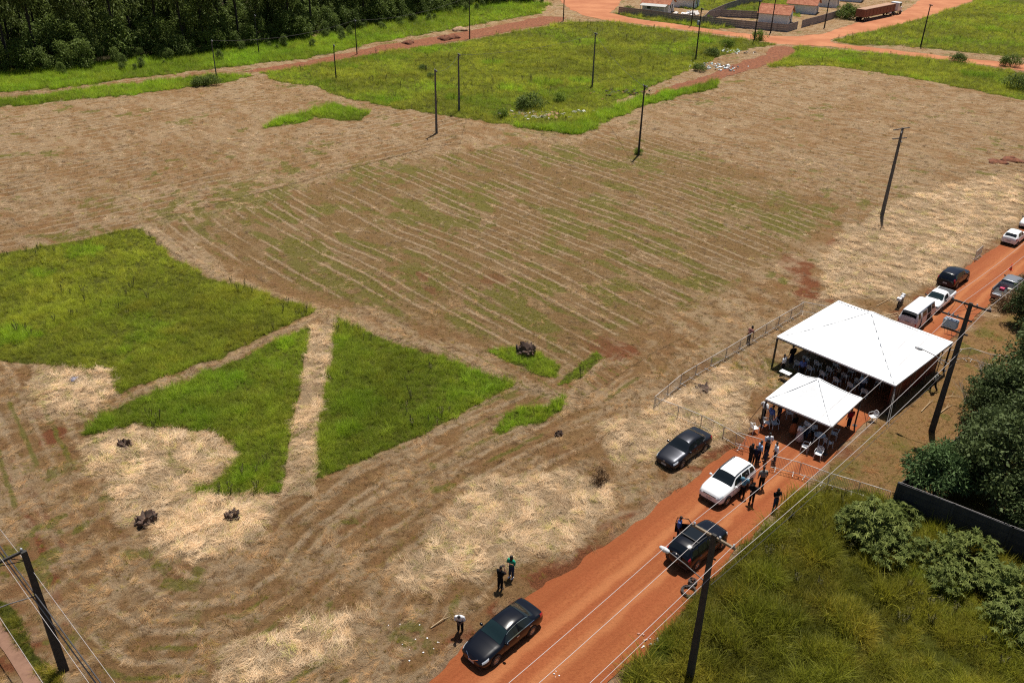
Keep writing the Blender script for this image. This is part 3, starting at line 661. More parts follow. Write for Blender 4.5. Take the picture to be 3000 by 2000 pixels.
def catmull(xs, ys, x):
    xs = np.array(xs, float); ys = np.array(ys, float)
    o = np.argsort(xs); xs = xs[o]; ys = ys[o]
    i = int(np.clip(np.searchsorted(xs, x) - 1, 0, len(xs) - 2))
    h = xs[i + 1] - xs[i]; t = (x - xs[i]) / h
    dl = lambda k: (ys[k + 1] - ys[k]) / (xs[k + 1] - xs[k])
    def slope(k):
        if k == 0: return dl(0)
        if k == len(xs) - 1: return dl(k - 1)
        a, b = dl(k - 1), dl(k)
        return 0 if a * b <= 0 else 2 * a * b / (a + b)
    m0, m1 = slope(i), slope(i + 1)
    return (2 * t ** 3 - 3 * t ** 2 + 1) * ys[i] + (t ** 3 - 2 * t ** 2 + t) * h * m0 + (-2 * t ** 3 + 3 * t ** 2) * ys[i + 1] + (t ** 3 - t ** 2) * h * m1
class Shell:
    """car body surface: stations (x, zb, zs, ze, zt, wm, ws, wt, k6)"""
    def __init__(s, st): s.st = sorted(st); s.xs = [q[0] for q in s.st]; s.cache = {}
    def sec(s, x):
        key = round(x, 4)
        if key not in s.cache:
            zb, zs, ze, zt, wm, ws, wt, k6 = [catmull(s.xs, [q[j] for q in s.st], x) for j in range(1, 9)]
            s.cache[key] = [(0, zb), (wm - .14, zb), (wm - .01, zb + .16), (wm, (zb + zs) / 2 + .08), (ws, zs), (wt, ze), (wt * k6, zt - .012 if k6 < .9 else zt), (0, zt)]
        return s.cache[key]
    def p(s, x, t, side=1):
        c = s.sec(x); i = min(int(t), 6); f = t - i
        y = c[i][0] * (1 - f) + c[i + 1][0] * f; z = c[i][1] * (1 - f) + c[i + 1][1] * f
        return Vector((x, y * side, z))
    def body(s, mat, parent, n=46):
        mb = MB(); X = list(np.linspace(s.xs[0], s.xs[-1], n)); X = sorted(set([round(v, 4) for v in X] + [round(v, 4) for v in s.xs]))
        T = [1, 1.5, 2, 2.5, 3, 3.5, 4, 4.5, 5, 5.5, 6, 6.5, 7]
        rows = []
        for x in X:
            r = [s.p(x, t, -1) for t in T] + [s.p(x, t, 1) for t in T[::-1][1:]]
            rows.append(r)
        mb.grid(rows, smooth=True)
        mb.add(rows[0], [tuple(range(len(rows[0])))]); mb.add(rows[-1], [tuple(range(len(rows[0])))[::-1]])
        o = mb.build('body', mat, parent)
        mu = MB()
        ur = [[s.p(x, 1, -1), s.p(x, 1, 1)] for x in X]; mu.grid(ur, smooth=False); mu.build('underbody', M_UNDER, parent)
        return o
    def patch(s, name, x0, x1, t0, t1, mat, parent, sides=(1, -1), off=0.008, nx=6, nt=4, wrap=False, xa=None):
        """strip of surface slightly proud of the body; wrap joins both sides over the roof line"""
        mb = MB()
        def off_p(x, t, sd):
            e = 0.01; p = s.p(x, t, sd); px = s.p(min(x + e, s.xs[-1]), t, sd) - s.p(max(x - e, s.xs[0]), t, sd); pt = s.p(x, min(t + .02, 7), sd) - s.p(x, max(t - .02, 0), sd)
            nrm = px.cross(pt) * sd
            nrm = nrm.normalized() if nrm.length > 1e-9 else Vector((0, 0, 1))
            if nrm.dot(p - Vector((x * .8, 0, .5))) < 0: nrm = -nrm
            return p + nrm * off
        if wrap:
            rows = []
            for i in range(nx + 1):
                f = i / nx
                ts = [t0 + (7 - t0) * k / nt for k in range(nt + 1)]
                rows.append([off_p(x0 + (x1 - x0) * f, t, -1) for t in ts] + [off_p(x0 + (x1 - x0) * f, t, 1) for t in ts[::-1][1:]])
            mb.grid(rows, smooth=True); return mb.build(name, mat, parent)
        out = []
        for sd in sides:
            mb = MB(); rows = []
            for i in range(nx + 1):
                f = i / nx; row = []
                for k in range(nt + 1):
                    t = t0 + (t1 - t0) * k / nt
                    a, b = (x0, x1) if xa is None else (x0 + (xa[0] - x0) * k / nt, x1 + (xa[1] - x1) * k / nt)
                    row.append(off_p(a + (b - a) * f, t, sd))
                rows.append(row)
            mb.grid(rows, smooth=True); out.append(mb.build(name, mat, parent))
        return out
WHEEL = {}
def wheel_meshes(r, w, spokes, rim):
    key = (r, w, spokes, rim.name)
    if key not in WHEEL:
        Mx = Matrix.Rotation(math.pi / 2, 3, 'X')
        mb = MB(); mb.lathe([(r * .62, -w / 2), (r * .9, -w / 2), (r, -w * .32), (r, w * .32), (r * .9, w / 2), (r * .62, w / 2), (r * .6, w * .3)], 20, M=Mx)
        ty = mb.mesh('tyre', M_TYRE)
        mb = MB()
        for sd in (-1, 1):
            mb.lathe([(r * .64, sd * w * .44), (r * .58, sd * w * .5), (r * .56, sd * w * .36)], 20, M=Mx)
            for k in range(spokes):
                a = 2 * math.pi * k / spokes; d = Vector((math.cos(a), 0, math.sin(a)))
                mb.bar(d * r * .08 + Vector((0, sd * w * .40, 0)), d * r * .6 + Vector((0, sd * w * .42, 0)), r * .2 if spokes < 8 else r * .12, .02, up=Vector((0, 1, 0)))
            mb.lathe([(r * .14, sd * w * .36), (r * .14, sd * w * .47), (0.001, sd * w * .48)], 10, M=Mx)
        rm = mb.mesh('rim', rim)
        mb = MB(); mb.lathe([(r * .6, 0.02), (.001, 0.02)], 20, M=Mx); mb.lathe([(r * .6, -0.02), (.001, -0.02)], 20, M=Mx)
        WHEEL[key] = (ty, rm, mb.mesh('wheel_disc', M_UNDER))
    return WHEEL[key]
def add_wheels(root, xs, y, r=.32, w=.2, spokes=7, rim=None, arch=True, archmat=None):
    ty, rm, dc = wheel_meshes(r, w, spokes, rim or M_RIM)
    for x in xs:
        for sd in (1, -1):
            t = link('wheel', ty, root, (x, sd * (y - w / 2 + .025), r)); link('rim', rm, t); link('hub', dc, t)
            if arch:
                mb = MB(); Mx = Matrix.Rotation(math.pi / 2, 3, 'X')
                n = 16; pts = [Vector((x, sd * (y + .006), r - .02))]
                for k in range(n + 1):
                    a = math.pi * (-.06 + 1.12 * k / n); pts.append(Vector((x + (r + .07) * math.cos(a), sd * (y + .006), r - .02 + (r + .07) * math.sin(a))))
                mb.add(pts, [(0, k, k + 1) for k in range(1, n + 1)])
                mb.build('arch_shade', archmat or M_UNDER, root)  # dark half disc paints the shade of a wheel well that isn't cut
def mirror_parts(root, x, z, y, mat):
    for sd in (1, -1):
        mb = MB(); mb.lathe([(.001, -.1), (.07, -.07), (.085, 0), (.07, .07), (.001, .1)], 8, c=(x, sd * (y + .11), z), M=Matrix.Rotation(math.pi / 2, 3, 'X'))
        mb.bar((x, sd * (y - .05), z - .03), (x, sd * (y + .08), z - .02), .05, .04); mb.build('wing_mirror', mat, root)
def boxpart(name, c, d, mat, root, bev=0):
    mb = MB(); mb.box(c, d); o = mb.build(name, mat, root)
    if bev:
        b = o.modifiers.new('bevel', 'BEVEL'); b.width = bev; b.segments = 2
    return o
def handles(root, xs, y, z, mat):
    for x in xs:
        for sd in (1, -1): boxpart('door_handle', (x, sd * (y + .02), z), (.17, .035, .03), mat, root)
def seams(sh, root, xs, t0=1.6, t1=4.0, w=.014):
    for x in xs: sh.patch('door_seam', x - w / 2, x + w / 2, t0, t1, M_UNDER, root, off=.004, nx=1, nt=6)
def front_rear(root, xf, xr, zf=.5, wf=.62, grille=True, zr=.6, gh=.13):
    if grille: boxpart('grille', (xf - .02, 0, zf + .06), (.06, wf, gh), M_PLAST, root, .02)
    boxpart('number_plate', (xf + .012, 0, zf - .1), (.02, .4, .13), M_PLATE, root)
    boxpart('number_plate', (xr - .012, 0, zr), (.02, .4, .13), M_PLATE, root)

def logo_ring(root, x, z):
    mb = MB(); mb.tube([(x, .0, z + .085), (x, .05, z), (x, 0, z - .085), (x, -.05, z), (x, 0, z + .085)], .012, 5); mb.build('badge', M_CHROME, root)

def sedan(label, loc, hd, pm, glass, L=4.64, spokes=10, chrome=True, vgrille=True):
    root = empty('sedan_car', loc, hd, label, 'car'); k = L / 4.64
    st = [(2.32, .30, .55, .58, .60, .60, .55, .46, .55), (2.22, .22, .62, .68, .71, .78, .70, .58, .55), (1.95, .19, .70, .77, .81, .86, .79, .66, .55), (1.30, .19, .82, .89, .93, .88, .83, .70, .55),
          (0.95, .19, .89, .95, 1.0, .88, .84, .72, .55), (0.25, .19, .93, 1.34, 1.41, .88, .84, .60, .6), (-.40, .19, .95, 1.41, 1.48, .88, .84, .57, .6), (-1.0, .19, .97, 1.36, 1.43, .88, .84, .58, .6),
          (-1.72, .20, .98, 1.03, 1.08, .87, .82, .64, .55), (-2.10, .24, .97, .99, 1.03, .84, .78, .66, .55), (-2.26, .28, .88, .93, .97, .78, .72, .62, .55), (-2.32, .36, .70, .76, .80, .68, .62, .54, .55)]
    sh = Shell([(q[0] * k,) + q[1:] for q in st]); sh.body(pm, root)
    sh.patch('windscreen', .94 * k, .28 * k, 5.08, 7, glass, root, wrap=True, nx=5); sh.patch('rear_window', -1.05 * k, -1.66 * k, 5.08, 7, M_GLASS, root, wrap=True, nx=5)
    sh.patch('side_window', .74 * k, -.30 * k, 4.12, 4.9, M_GLASS, root, xa=(.50 * k, -.30 * k)); sh.patch('side_window', -.37 * k, -1.45 * k, 4.12, 4.9, M_GLASS, root, xa=(-.37 * k, -1.22 * k))
    if chrome: sh.patch('window_trim', .80 * k, -1.5 * k, 4.0, 4.09, M_CHROME, root, nx=10, nt=1, off=.012); sh.patch('window_trim', .42 * k, -1.2 * k, 4.93, 4.99, M_CHROME, root, nx=10, nt=1, off=.012)
    sh.patch('headlight', 1.86 * k, 2.24 * k, 3.55, 4.35, M_LAMP, root, nx=4, xa=(1.80 * k, 2.2 * k)); sh.patch('tail_light', -2.27 * k, -1.98 * k, 3.3, 4.2, M_TAIL, root, nx=4)
    front_rear(root, 2.30 * k, -2.31 * k, .48, .8)
    if vgrille:
        mb = MB(); mb.bar((2.24 * k, -.42, .70), (2.345 * k, -.12, .50), .03, .045); mb.bar((2.24 * k, .42, .70), (2.345 * k, .12, .50), .03, .045); mb.bar((2.345 * k, -.12, .50), (2.345 * k, .12, .50), .03, .045); mb.build('grille_trim', M_CHROME, root)
    else: logo_ring(root, 2.34 * k, .62)
    add_wheels(root, (1.38 * k, -1.32 * k), .88, .325, .21, spokes)
    mirror_parts(root, .66 * k, .98, .84, pm); handles(root, (-.22 * k, -1.2 * k), .87, .82, M_CHROME if chrome else pm); seams(sh, root, (.8 * k, -.33 * k, -1.3 * k))
    boxpart('bumper', (2.2 * k, 0, .25), (.2, 1.3, .08), M_PLAST, root, .03)
    return root
def suv(label, loc, hd, pm, rails=True, cladding=False, L=4.31, H=1.64, name='suv_car', spare=False, cargo=False):
    root = empty(name, loc, hd, label, 'car'); k = L / 4.31; h = H - 1.64
    st = [(2.155, .34, .66, .72, .74, .62, .58, .50, .55), (2.05, .26, .78, .86, .90, .80, .74, .62, .55), (1.75, .24, .90, .98, 1.02, .89, .82, .70, .55), (1.05, .24, .98, 1.06, 1.10, .91, .86, .74, .55),
          (.85, .24, 1.0, 1.08, 1.13, .91, .86, .75, .55), (.22, .24, 1.03, 1.50 + h, 1.57 + h, .91, .86, .66, .6), (-.4, .24, 1.04, 1.57 + h, 1.64 + h, .91, .86, .65, .6), (-1.3, .24, 1.05, 1.55 + h, 1.62 + h, .91, .86, .65, .6),
          (-1.72, .25, 1.06, 1.47 + h, 1.55 + h, .90, .85, .64, .6), (-2.02, .28, 1.04, 1.12, 1.20, .87, .81, .66, .55), (-2.12, .32, .92, 1.0, 1.05, .82, .76, .64, .55), (-2.155, .42, .75, .80, .84, .74, .68, .58, .55)]
    sh = Shell([(q[0] * k,) + q[1:] for q in st]); sh.body(pm, root)
    sh.patch('windscreen', .86 * k, .25 * k, 5.07, 7, M_GLASS, root, wrap=True, nx=5); sh.patch('rear_window', -1.76 * k, -1.99 * k, 5.15, 7, M_GLASS, root, wrap=True, nx=4)
    sh.patch('side_window', .68 * k, -.26 * k, 4.12, 4.88, M_GLASS, root, xa=(.40 * k, -.26 * k)); sh.patch('side_window', -.36 * k, -1.15 * k, 4.12, 4.88, M_GLASS, root); sh.patch('side_window', -1.26 * k, -1.85 * k, 4.16, 4.85, M_GLASS, root, xa=(-1.26 * k, -1.66 * k))
    sh.patch('headlight', 1.80 * k, 2.10 * k, 3.5, 4.4, M_LAMP, root, nx=4); sh.patch('tail_light', -2.1 * k, -1.92 * k, 3.1, 4.5, M_TAIL, root, nx=4)
    front_rear(root, 2.14 * k, -2.15 * k, .64, .95, gh=.17)
    logo_ring(root, 2.185 * k, .72)
    if rails:
        for sd in (1, -1):
            mb = MB(); mb.tube([(.28 * k, sd * .60, 1.53 + h), (.12 * k, sd * .60, 1.62 + h), (-.5 * k, sd * .60, 1.66 + h), (-1.35 * k, sd * .60, 1.65 + h), (-1.55 * k, sd * .60, 1.56 + h)], .03, 6); mb.build('roof_rail', M_PLAST, root)
    boxpart('bumper', (2.06 * k, 0, .34), (.24, 1.45, .14), M_PLAST, root, .04); boxpart('bumper', (-2.07 * k, 0, .40), (.2, 1.5, .16), M_PLAST if cladding else pm, root, .04)
    if cladding: sh.patch('side_cladding', 1.7 * k, -1.8 * k, 1.3, 2.5, M_PLAST, root, off=.01, nx=14)
    add_wheels(root, (1.36 * k, -1.31 * k), .91, .345, .22, 5, arch=True, archmat=M_PLAST if cladding else None)
    mirror_parts(root, .62 * k, 1.08, .86, pm); handles(root, (-.18 * k, -1.02 * k), .90, .9, pm); seams(sh, root, (.75 * k, -.31 * k, -1.2 * k))
    if spare:
        ty, rm, dc = wheel_meshes(.34, .2, 5, M_STEEL)
        w = link('spare_wheel', ty, root, (-2.24 * k, .05, .86)); w.rotation_euler = (0, 0, math.pi / 2); c = link('rim', rm, w)
        mb = MB(); mb.lathe([(.345, -.02), (.335, .1), (.28, .125), (.001, .13)], 20, c=(-2.26 * k, .05, .86), M=Matrix.Rotation(-math.pi / 2, 3, 'Y')); mb.build('spare_wheel_cover', pm, root)
    if cargo:
        mb = MB()
        for x in (.05, -1.0): mb.bar((x, -.66, 1.70 + h), (x, .66, 1.70 + h), .06, .035)
        mb.build('roof_bar', M_PLAST, root)
        mb = MB(); mb.box((-.45, 0, 1.67 + h), (1.1, .95, .04)); mb.build('sunroof_panel', M_GLASS, root)
    return root
def hatch(label, loc, hd, pm, L=3.79, name='hatchback_car'):
    root = empty(name, loc, hd, label, 'car'); k = L / 3.79
    st = [(1.895, .32, .55, .60, .62, .58, .53, .45, .55), (1.8, .22, .64, .71, .74, .74, .68, .56, .55), (1.5, .19, .74, .82, .86, .81, .75, .62, .55), (.95, .19, .84, .91, .95, .82, .78, .66, .55),
          (.75, .19, .88, .95, .99, .82, .78, .67, .55), (.12, .19, .91, 1.32, 1.38, .82, .78, .56, .6), (-.4, .19, .93, 1.37, 1.43, .82, .78, .55, .6), (-1.15, .19, .95, 1.33, 1.39, .82, .77, .56, .6),
          (-1.42, .20, .96, 1.22, 1.29, .81, .76, .57, .6), (-1.75, .24, .94, .98, 1.03, .78, .73, .60, .55), (-1.86, .3, .82, .86, .90, .74, .68, .58, .55), (-1.895, .36, .65, .70, .74, .66, .60, .52, .55)]
    sh = Shell([(q[0] * k,) + q[1:] for q in st]); sh.body(pm, root)
    sh.patch('windscreen', .76 * k, .15 * k, 5.07, 7, M_GLASS2, root, wrap=True, nx=5); sh.patch('rear_window', -1.36 * k, -1.7 * k, 5.08, 7, M_GLASS, root, wrap=True, nx=4)
    sh.patch('side_window', .58 * k, -.26 * k, 4.12, 4.88, M_GLASS, root, xa=(.35 * k, -.26 * k)); sh.patch('side_window', -.34 * k, -1.2 * k, 4.14, 4.88, M_GLASS, root, xa=(-.34 * k, -1.05 * k))
    sh.patch('headlight', 1.55 * k, 1.84 * k, 3.5, 4.4, M_LAMP, root, nx=4); sh.patch('tail_light', -1.84 * k, -1.62 * k, 3.2, 4.2, M_TAIL, root, nx=4)
    front_rear(root, 1.87 * k, -1.89 * k, .50, .7); add_wheels(root, (1.2 * k, -1.24 * k), .82, .29, .18, 8, M_STEEL)
    mirror_parts(root, .52 * k, .96, .78, M_PLAST); handles(root, (-.2 * k,), .82, .78, M_PLAST); seams(sh, root, (.6 * k, -.3 * k, -1.1 * k))
    return root
def pickup(label, loc, hd, pm, L=4.45, W=.86, zc=1.5, cover=True, double=False, tail_open=False, name='pickup_truck', rim=None):
    root = empty(name, loc, hd, label, 'pickup'); e = -.55 if not double else -1.0; f = L / 2; dz = zc - 1.5; bz = .98 + dz
    k6o = 0.97; zt_b = bz if cover else .62 + dz
    st = [(f, .34, .58, .64, .66, .60, .56, .48, .55), (f - .1, .25, .70, .78, .81, .78, .72, .60, .55), (f - .4, .22, .80 + dz, .87 + dz, .91 + dz, W - .01, W - .07, W - .2, .55), (f - .95, .22, .90 + dz, .97 + dz, 1.01 + dz, W, W - .05, W - .17, .55),
          (f - 1.15, .22, .93 + dz, 1.0 + dz, 1.05 + dz, W, W - .05, W - .16, .55), (f - 1.8, .22, .96 + dz, 1.37 + dz, 1.44 + dz, W, W - .05, W - .26, .6), (f - 2.2, .22, .97 + dz, 1.43 + dz, 1.5 + dz, W, W - .05, W - .27, .6),
          (e + .10, .22, .98 + dz, 1.40 + dz, 1.47 + dz, W, W - .05, W - .27, .6), (e - .08, .22, .99 + dz, 1.12 + dz, 1.14 + dz, W, W - .05, W - .16, .7), (e - .14, .22, bz, bz + .005, zt_b, W, W - .04, W - .1, .6 if cover else k6o),
          (-f + .08, .24, bz, bz + .005, zt_b, W, W - .04, W - .1, .6 if cover else k6o), (-f + .03, .26, bz - .01, bz, bz if not tail_open else zt_b, W - .01, W - .05, W - .1, .6 if (cover or not tail_open) else k6o), (-f, .32, .80 + dz, .82 + dz, .83 + dz if not tail_open else .62 + dz, W - .06, W - .09, W - .14, .6)]
    sh = Shell(st); sh.body(pm, root, 60)
    sh.patch('windscreen', f - 1.14, f - 1.77, 5.07, 7, M_GLASS2, root, wrap=True, nx=5)
    sh.patch('side_window', f - 1.38, e + .35 if not double else f - 2.35, 4.12, 4.88, M_GLASS, root, xa=(f - 1.6, e + .3 if not double else f - 2.35))
    if double: sh.patch('side_window', f - 2.42, e + .25, 4.12, 4.88, M_GLASS, root)
    sh.patch('rear_window', e + .06, e - .02, 5.1, 7, M_GLASS, root, wrap=True, nx=2, nt=4)
    if cover: sh.patch('bed_cover', e - .2, -f + .1, 5.1, 7, simple('bed_cover_vinyl', (0.035, 0.037, 0.042), 0.6), root, wrap=True, off=.02, nx=6)
    else:
        sh.patch('bed_liner', e - .2, -f + .06, 6.03, 7, M_PLAST, root, wrap=True, off=.01, nx=4)
    sh.patch('headlight', f - .42, f - .06, 3.5, 4.4, M_LAMP, root, nx=4); sh.patch('tail_light', -f + .01, -f + .14, 2.9, 3.95, M_TAIL, root, nx=2)
    front_rear(root, f - .02, -f - .0, .56, .8)
    add_wheels(root, (f - .85, -f + 1.0), W, .31 if not double else .37, .21, 6, rim or M_STEEL)
    mirror_parts(root, f - 1.45, 1.03 + dz, W - .04, M_PLAST); handles(root, (e + .45,), W, .86 + dz, M_PLAST); seams(sh, root, (f - 1.4, e + .25))
    boxpart('bumper', (f - .1, 0, .36), (.22, 1.3, .14), M_PLAST, root, .04)
    if tail_open: boxpart('tailgate', (-f - .24, 0, .60 + dz), (.5, 1.36, .05), pm, root, .01)
    return root
def van(label, loc, hd):
    root = empty('van', loc, hd, label, 'van'); pm = P_VAN
    st = [(2.25, .42, .95, .98, 1.02, .72, .70, .60, .7), (2.18, .32, 1.05, 1.12, 1.2, .80, .79, .66, .7), (2.05, .28, 1.1, 1.45, 1.55, .85, .84, .70, .7), (1.72, .26, 1.14, 1.82, 1.9, .86, .85, .68, .7), (1.3, .26, 1.15, 1.86, 1.96, .86, .85, .67, .7),
          (-1.6, .26, 1.15, 1.86, 1.96, .86, .85, .67, .7), (-1.98, .28, 1.14, 1.80, 1.88, .86, .84, .66, .7), (-2.16, .32, 1.10, 1.3, 1.36, .84, .82, .66, .7), (-2.22, .38, 1.04, 1.10, 1.14, .80, .78, .64, .7), (-2.25, .45, .9, .94, .96, .74, .70, .6, .7)]
    sh = Shell(st); sh.body(pm, root, 54)
    sh.patch('windscreen', 2.03, 1.74, 5.06, 7, M_GLASS, root, wrap=True, nx=4); sh.patch('rear_window', -2.0, -2.14, 5.1, 7, M_GLASS, root, wrap=True, nx=3)
    for a, b in ((1.7, 1.05), (.95, -.05), (-.15, -1.05), (-1.15, -1.8)): sh.patch('side_window', a, b, 4.18, 4.86, M_GLASS, root, sides=(1,))
    for a, b in ((1.7, 1.05), (-1.45, -1.9)): sh.patch('side_window', a, b, 4.18, 4.86, M_GLASS, root, sides=(-1,))
    # right side: black patch painting the open door's shade; door slid over rear quarter
    sh.patch('doorway_shade', .95, -.12, 1.7, 4.92, M_UNDER, root, sides=(-1,), off=.006, nx=6, nt=8)
    d = sh.patch('sliding_door', -.15, -1.28, 1.6, 4.95, pm, root, sides=(-1,), off=.07, nx=6, nt=8)[0]
    w = sh.patch('side_window', -.28, -1.16, 4.2, 4.84, M_GLASS, d, sides=(-1,), off=.078)
    sh.patch('roof_gutter', 2.0, -2.0, 4.98, 5.06, M_CHROME, root, nx=12, nt=1, off=.015)
    boxpart('bumper', (2.28, 0, .45), (.12, 1.6, .16), pm, root, .04); boxpart('bumper', (-2.28, 0, .45), (.12, 1.6, .16), pm, root, .04)
    boxpart('engine_lid', (-2.245, 0, .80), (.03, 1.0, .3), pm, root, .01); boxpart('number_plate', (-2.265, 0, .95), (.02, .4, .12), M_PLATE, root)
    for sd in (1, -1): boxpart('tail_light', (-2.22, sd * .74, .80), (.06, .14, .3), M_TAIL, root, .03)
    for sd in (1, -1):
        mb = MB(); mb.lathe([(.001, .05), (.09, .04), (.11, 0)], 12, c=(2.2, sd * .58, .82), M=Matrix.Rotation(math.pi / 2, 3, 'Y')); mb.build('headlight', M_LAMP, root)
    add_wheels(root, (1.30, -1.1), .86, .32, .19, 4, M_STEEL)
    mirror_parts(root, 1.75, 1.3, .86, M_PLAST); return root

ROAD_H = R(46.3)
def side_place(c_front, c_rear, wb, halfw, right=True):
    """car centre and heading from the two wheel contacts of its visible side"""
    a, b = G(*c_front), G(*c_rear); d = (a - b).normalized(); hd = math.atan2(d.y, d.x)
    left = Vector((-d.y, d.x, 0))
    c = (a + b) / 2 + left * (halfw if right else -halfw); c.z = 0.022
    return c, hd
c, hd = side_place((1453, 1943), (1555.5, 1859), 2.7, .80, right=False)
sedan('glossy black sedan parked nearest the camera on the left edge of the red road', c, hd, P_BLACK, M_GLASS2)
c, hd = side_place((1995, 1370), (2063, 1322), 2.7, .80, right=False)
c.z = .01
sedan('dark graphite sedan parked on the grass verge before the crowd barriers', c, hd, P_GRAPH, M_GLASS, 4.62, 7, False, False)
c = G(2128, 1434); hd = ROAD_H + math.pi - .02; c.z = .022
suv('white suv with black roof rails parked beside the group of people', c, hd, P_WHITE)
a, b = G(2112, 1604), G(2034, 1668); d = (a - b).normalized(); hd = math.atan2(d.y, d.x); left = Vector((-d.y, d.x, 0)); c = (a + b) / 2 + left * .82; c.z = .022
ECO = suv('black compact suv with rear spare wheel and its front left door open', c, hd, P_BLACK, True, True, 4.2, 1.62, spare=True, cargo=True)
mb = MB(); dd = Vector((-.62, .78, 0)).normalized(); h0 = Vector((.72, .90, 0))
rows = [[h0 + dd * t + Vector((0, 0, z)) for z in (.35, .7, 1.0)] for t in (0, .35, .75, 1.05)]
mb.grid(rows); mb.grid([[p + Vector((.06, .05, 0)) for p in r] for r in rows])
mb.tube([h0 + dd * .02 + Vector((0, 0, 1.0)), h0 + dd * .35 + Vector((0, 0, 1.45)), h0 + dd * .98 + Vector((0, 0, 1.48)), h0 + dd * 1.05 + Vector((0, 0, 1.0))], .03, 5)
dr = mb.build('open_door', P_BLACK, ECO)
c = G(2690, 935); c.z = .022; vh = math.atan2((G(2752, 914) - G(2722, 940)).y, (G(2752, 914) - G(2722, 940)).x)
VH = ROAD_H
fw = G(2722, 941); d = Vector((math.cos(VH), math.sin(VH), 0)); left = Vector((-d.y, d.x, 0)); c = fw - d * 1.30 + left * .8; c.z = .02
van('white van with its sliding side door open behind the large tent', c, VH)
fw = G(2752, 915); d = Vector((math.cos(VH + math.pi), math.sin(VH + math.pi), 0)); left = Vector((-d.y, d.x, 0)); c = fw - d * 1.37 - left * .8; c.z = .02
pickup('small white pickup with dark bed cover facing the van', c, VH + math.pi, P_WHITE, 4.45)
rw = G(2799, 846); d = Vector((math.cos(VH - .03), math.sin(VH - .03), 0)); left = Vector((-d.y, d.x, 0)); c = rw + d * 1.31 + left * .85; c.z = .02
suv('black suv seen from behind, parked ahead of the white pickup', c, VH - .03, P_NAVY, False, False, 4.27, 1.6)
rw = G(2965, 885); d = Vector((math.cos(VH), math.sin(VH), 0)); left = Vector((-d.y, d.x, 0)); c = rw + d * 1.6 + left * .9; c.z = .02
GP = pickup('grey double cab pickup with open tailgate on the right of the road', c, VH, P_GREY, 5.25, .92, 1.76, False, True, True)
bb = boxpart('cargo_box', (0, 0, .12), (.35, .4, .24), simple('pink_plastic', (.55, .03, .10), .5), None, .02); bb.name = 'crate'; bb.matrix_world = GP.matrix_basis @ Matrix.Translation((-1.7, .25, .90)); tag(bb, 'red plastic crate lying in the grey pickup bed', 'crate')
bb = boxpart('crate', (0, 0, .12), (.3, .38, .22), simple('pale_cooler_plastic', (.5, .5, .42), .5), None, .02); bb.matrix_world = GP.matrix_basis @ Matrix.Translation((-1.35, -.3, .90)); tag(bb, 'pale box lying in the grey pickup bed beside the cab', 'box')
rw = G(2977, 721); c = rw + d * 1.2 + left * .74; c.z = .02
hatch('white hatchback seen from behind on the far part of the red road', c, VH, P_WHITE)
fw = G(2984, 668); d2 = -d; c = fw - d2 * 1.35 + Vector((.9, .0, 0)) + left * .0; c.z = .02
hatch('white car facing the camera, cut by the right edge of the picture', c, VH + math.pi, P_WHITE, 4.0)
# ------------------------------------------------------------------ tents
m = N('white_tent_vinyl'); n1 = m.noise(m.obj(), 1.2, 3); m.color(m.mix(m.ramp(n1, .3, .7), (0.80, 0.82, 0.84), (0.84, 0.85, 0.86))); m.set(Roughness=.5); m.bump(m.noise(m.obj(), 1.6, 4, .6, 1.0), .25, .12); M_TENT = m.mat
M_LINING = simple('tent_blackout_lining', (0.04, 0.04, 0.045), 0.9)  # blackout lining, its colour lowered to deepen the shade inside the tents
M_FRAME = simple('dark_tent_frame', (0.055, 0.055, 0.06), 0.45, 0.5)
M_ROPE = simple('pale_rope', (0.45, 0.43, 0.40), 0.8)
m = N('red_printed_panel'); w = m.n('ShaderNodeTexNoise', i_Scale=1.5, i_Detail=2.0); m.color(m.mix(m.ramp(w.outputs['Fac'], .4, .6), (0.16, 0.012, 0.010), (0.06, 0.010, 0.009))); m.set(Roughness=.6); M_REDP = m.mat
M_SEAM = simple('tent_seam', (.76, .78, .80), .6)
def rope(name, a, b, r, mat, parent=None, sag=0, n=2):
    pts = [Vector(a).lerp(Vector(b), i / n) - Vector((0, 0, sag * 4 * (i / n) * (1 - i / n))) for i in range(n + 1)]
    mb = MB(); mb.tube(pts, r, 5); return mb.build(name, mat, parent)
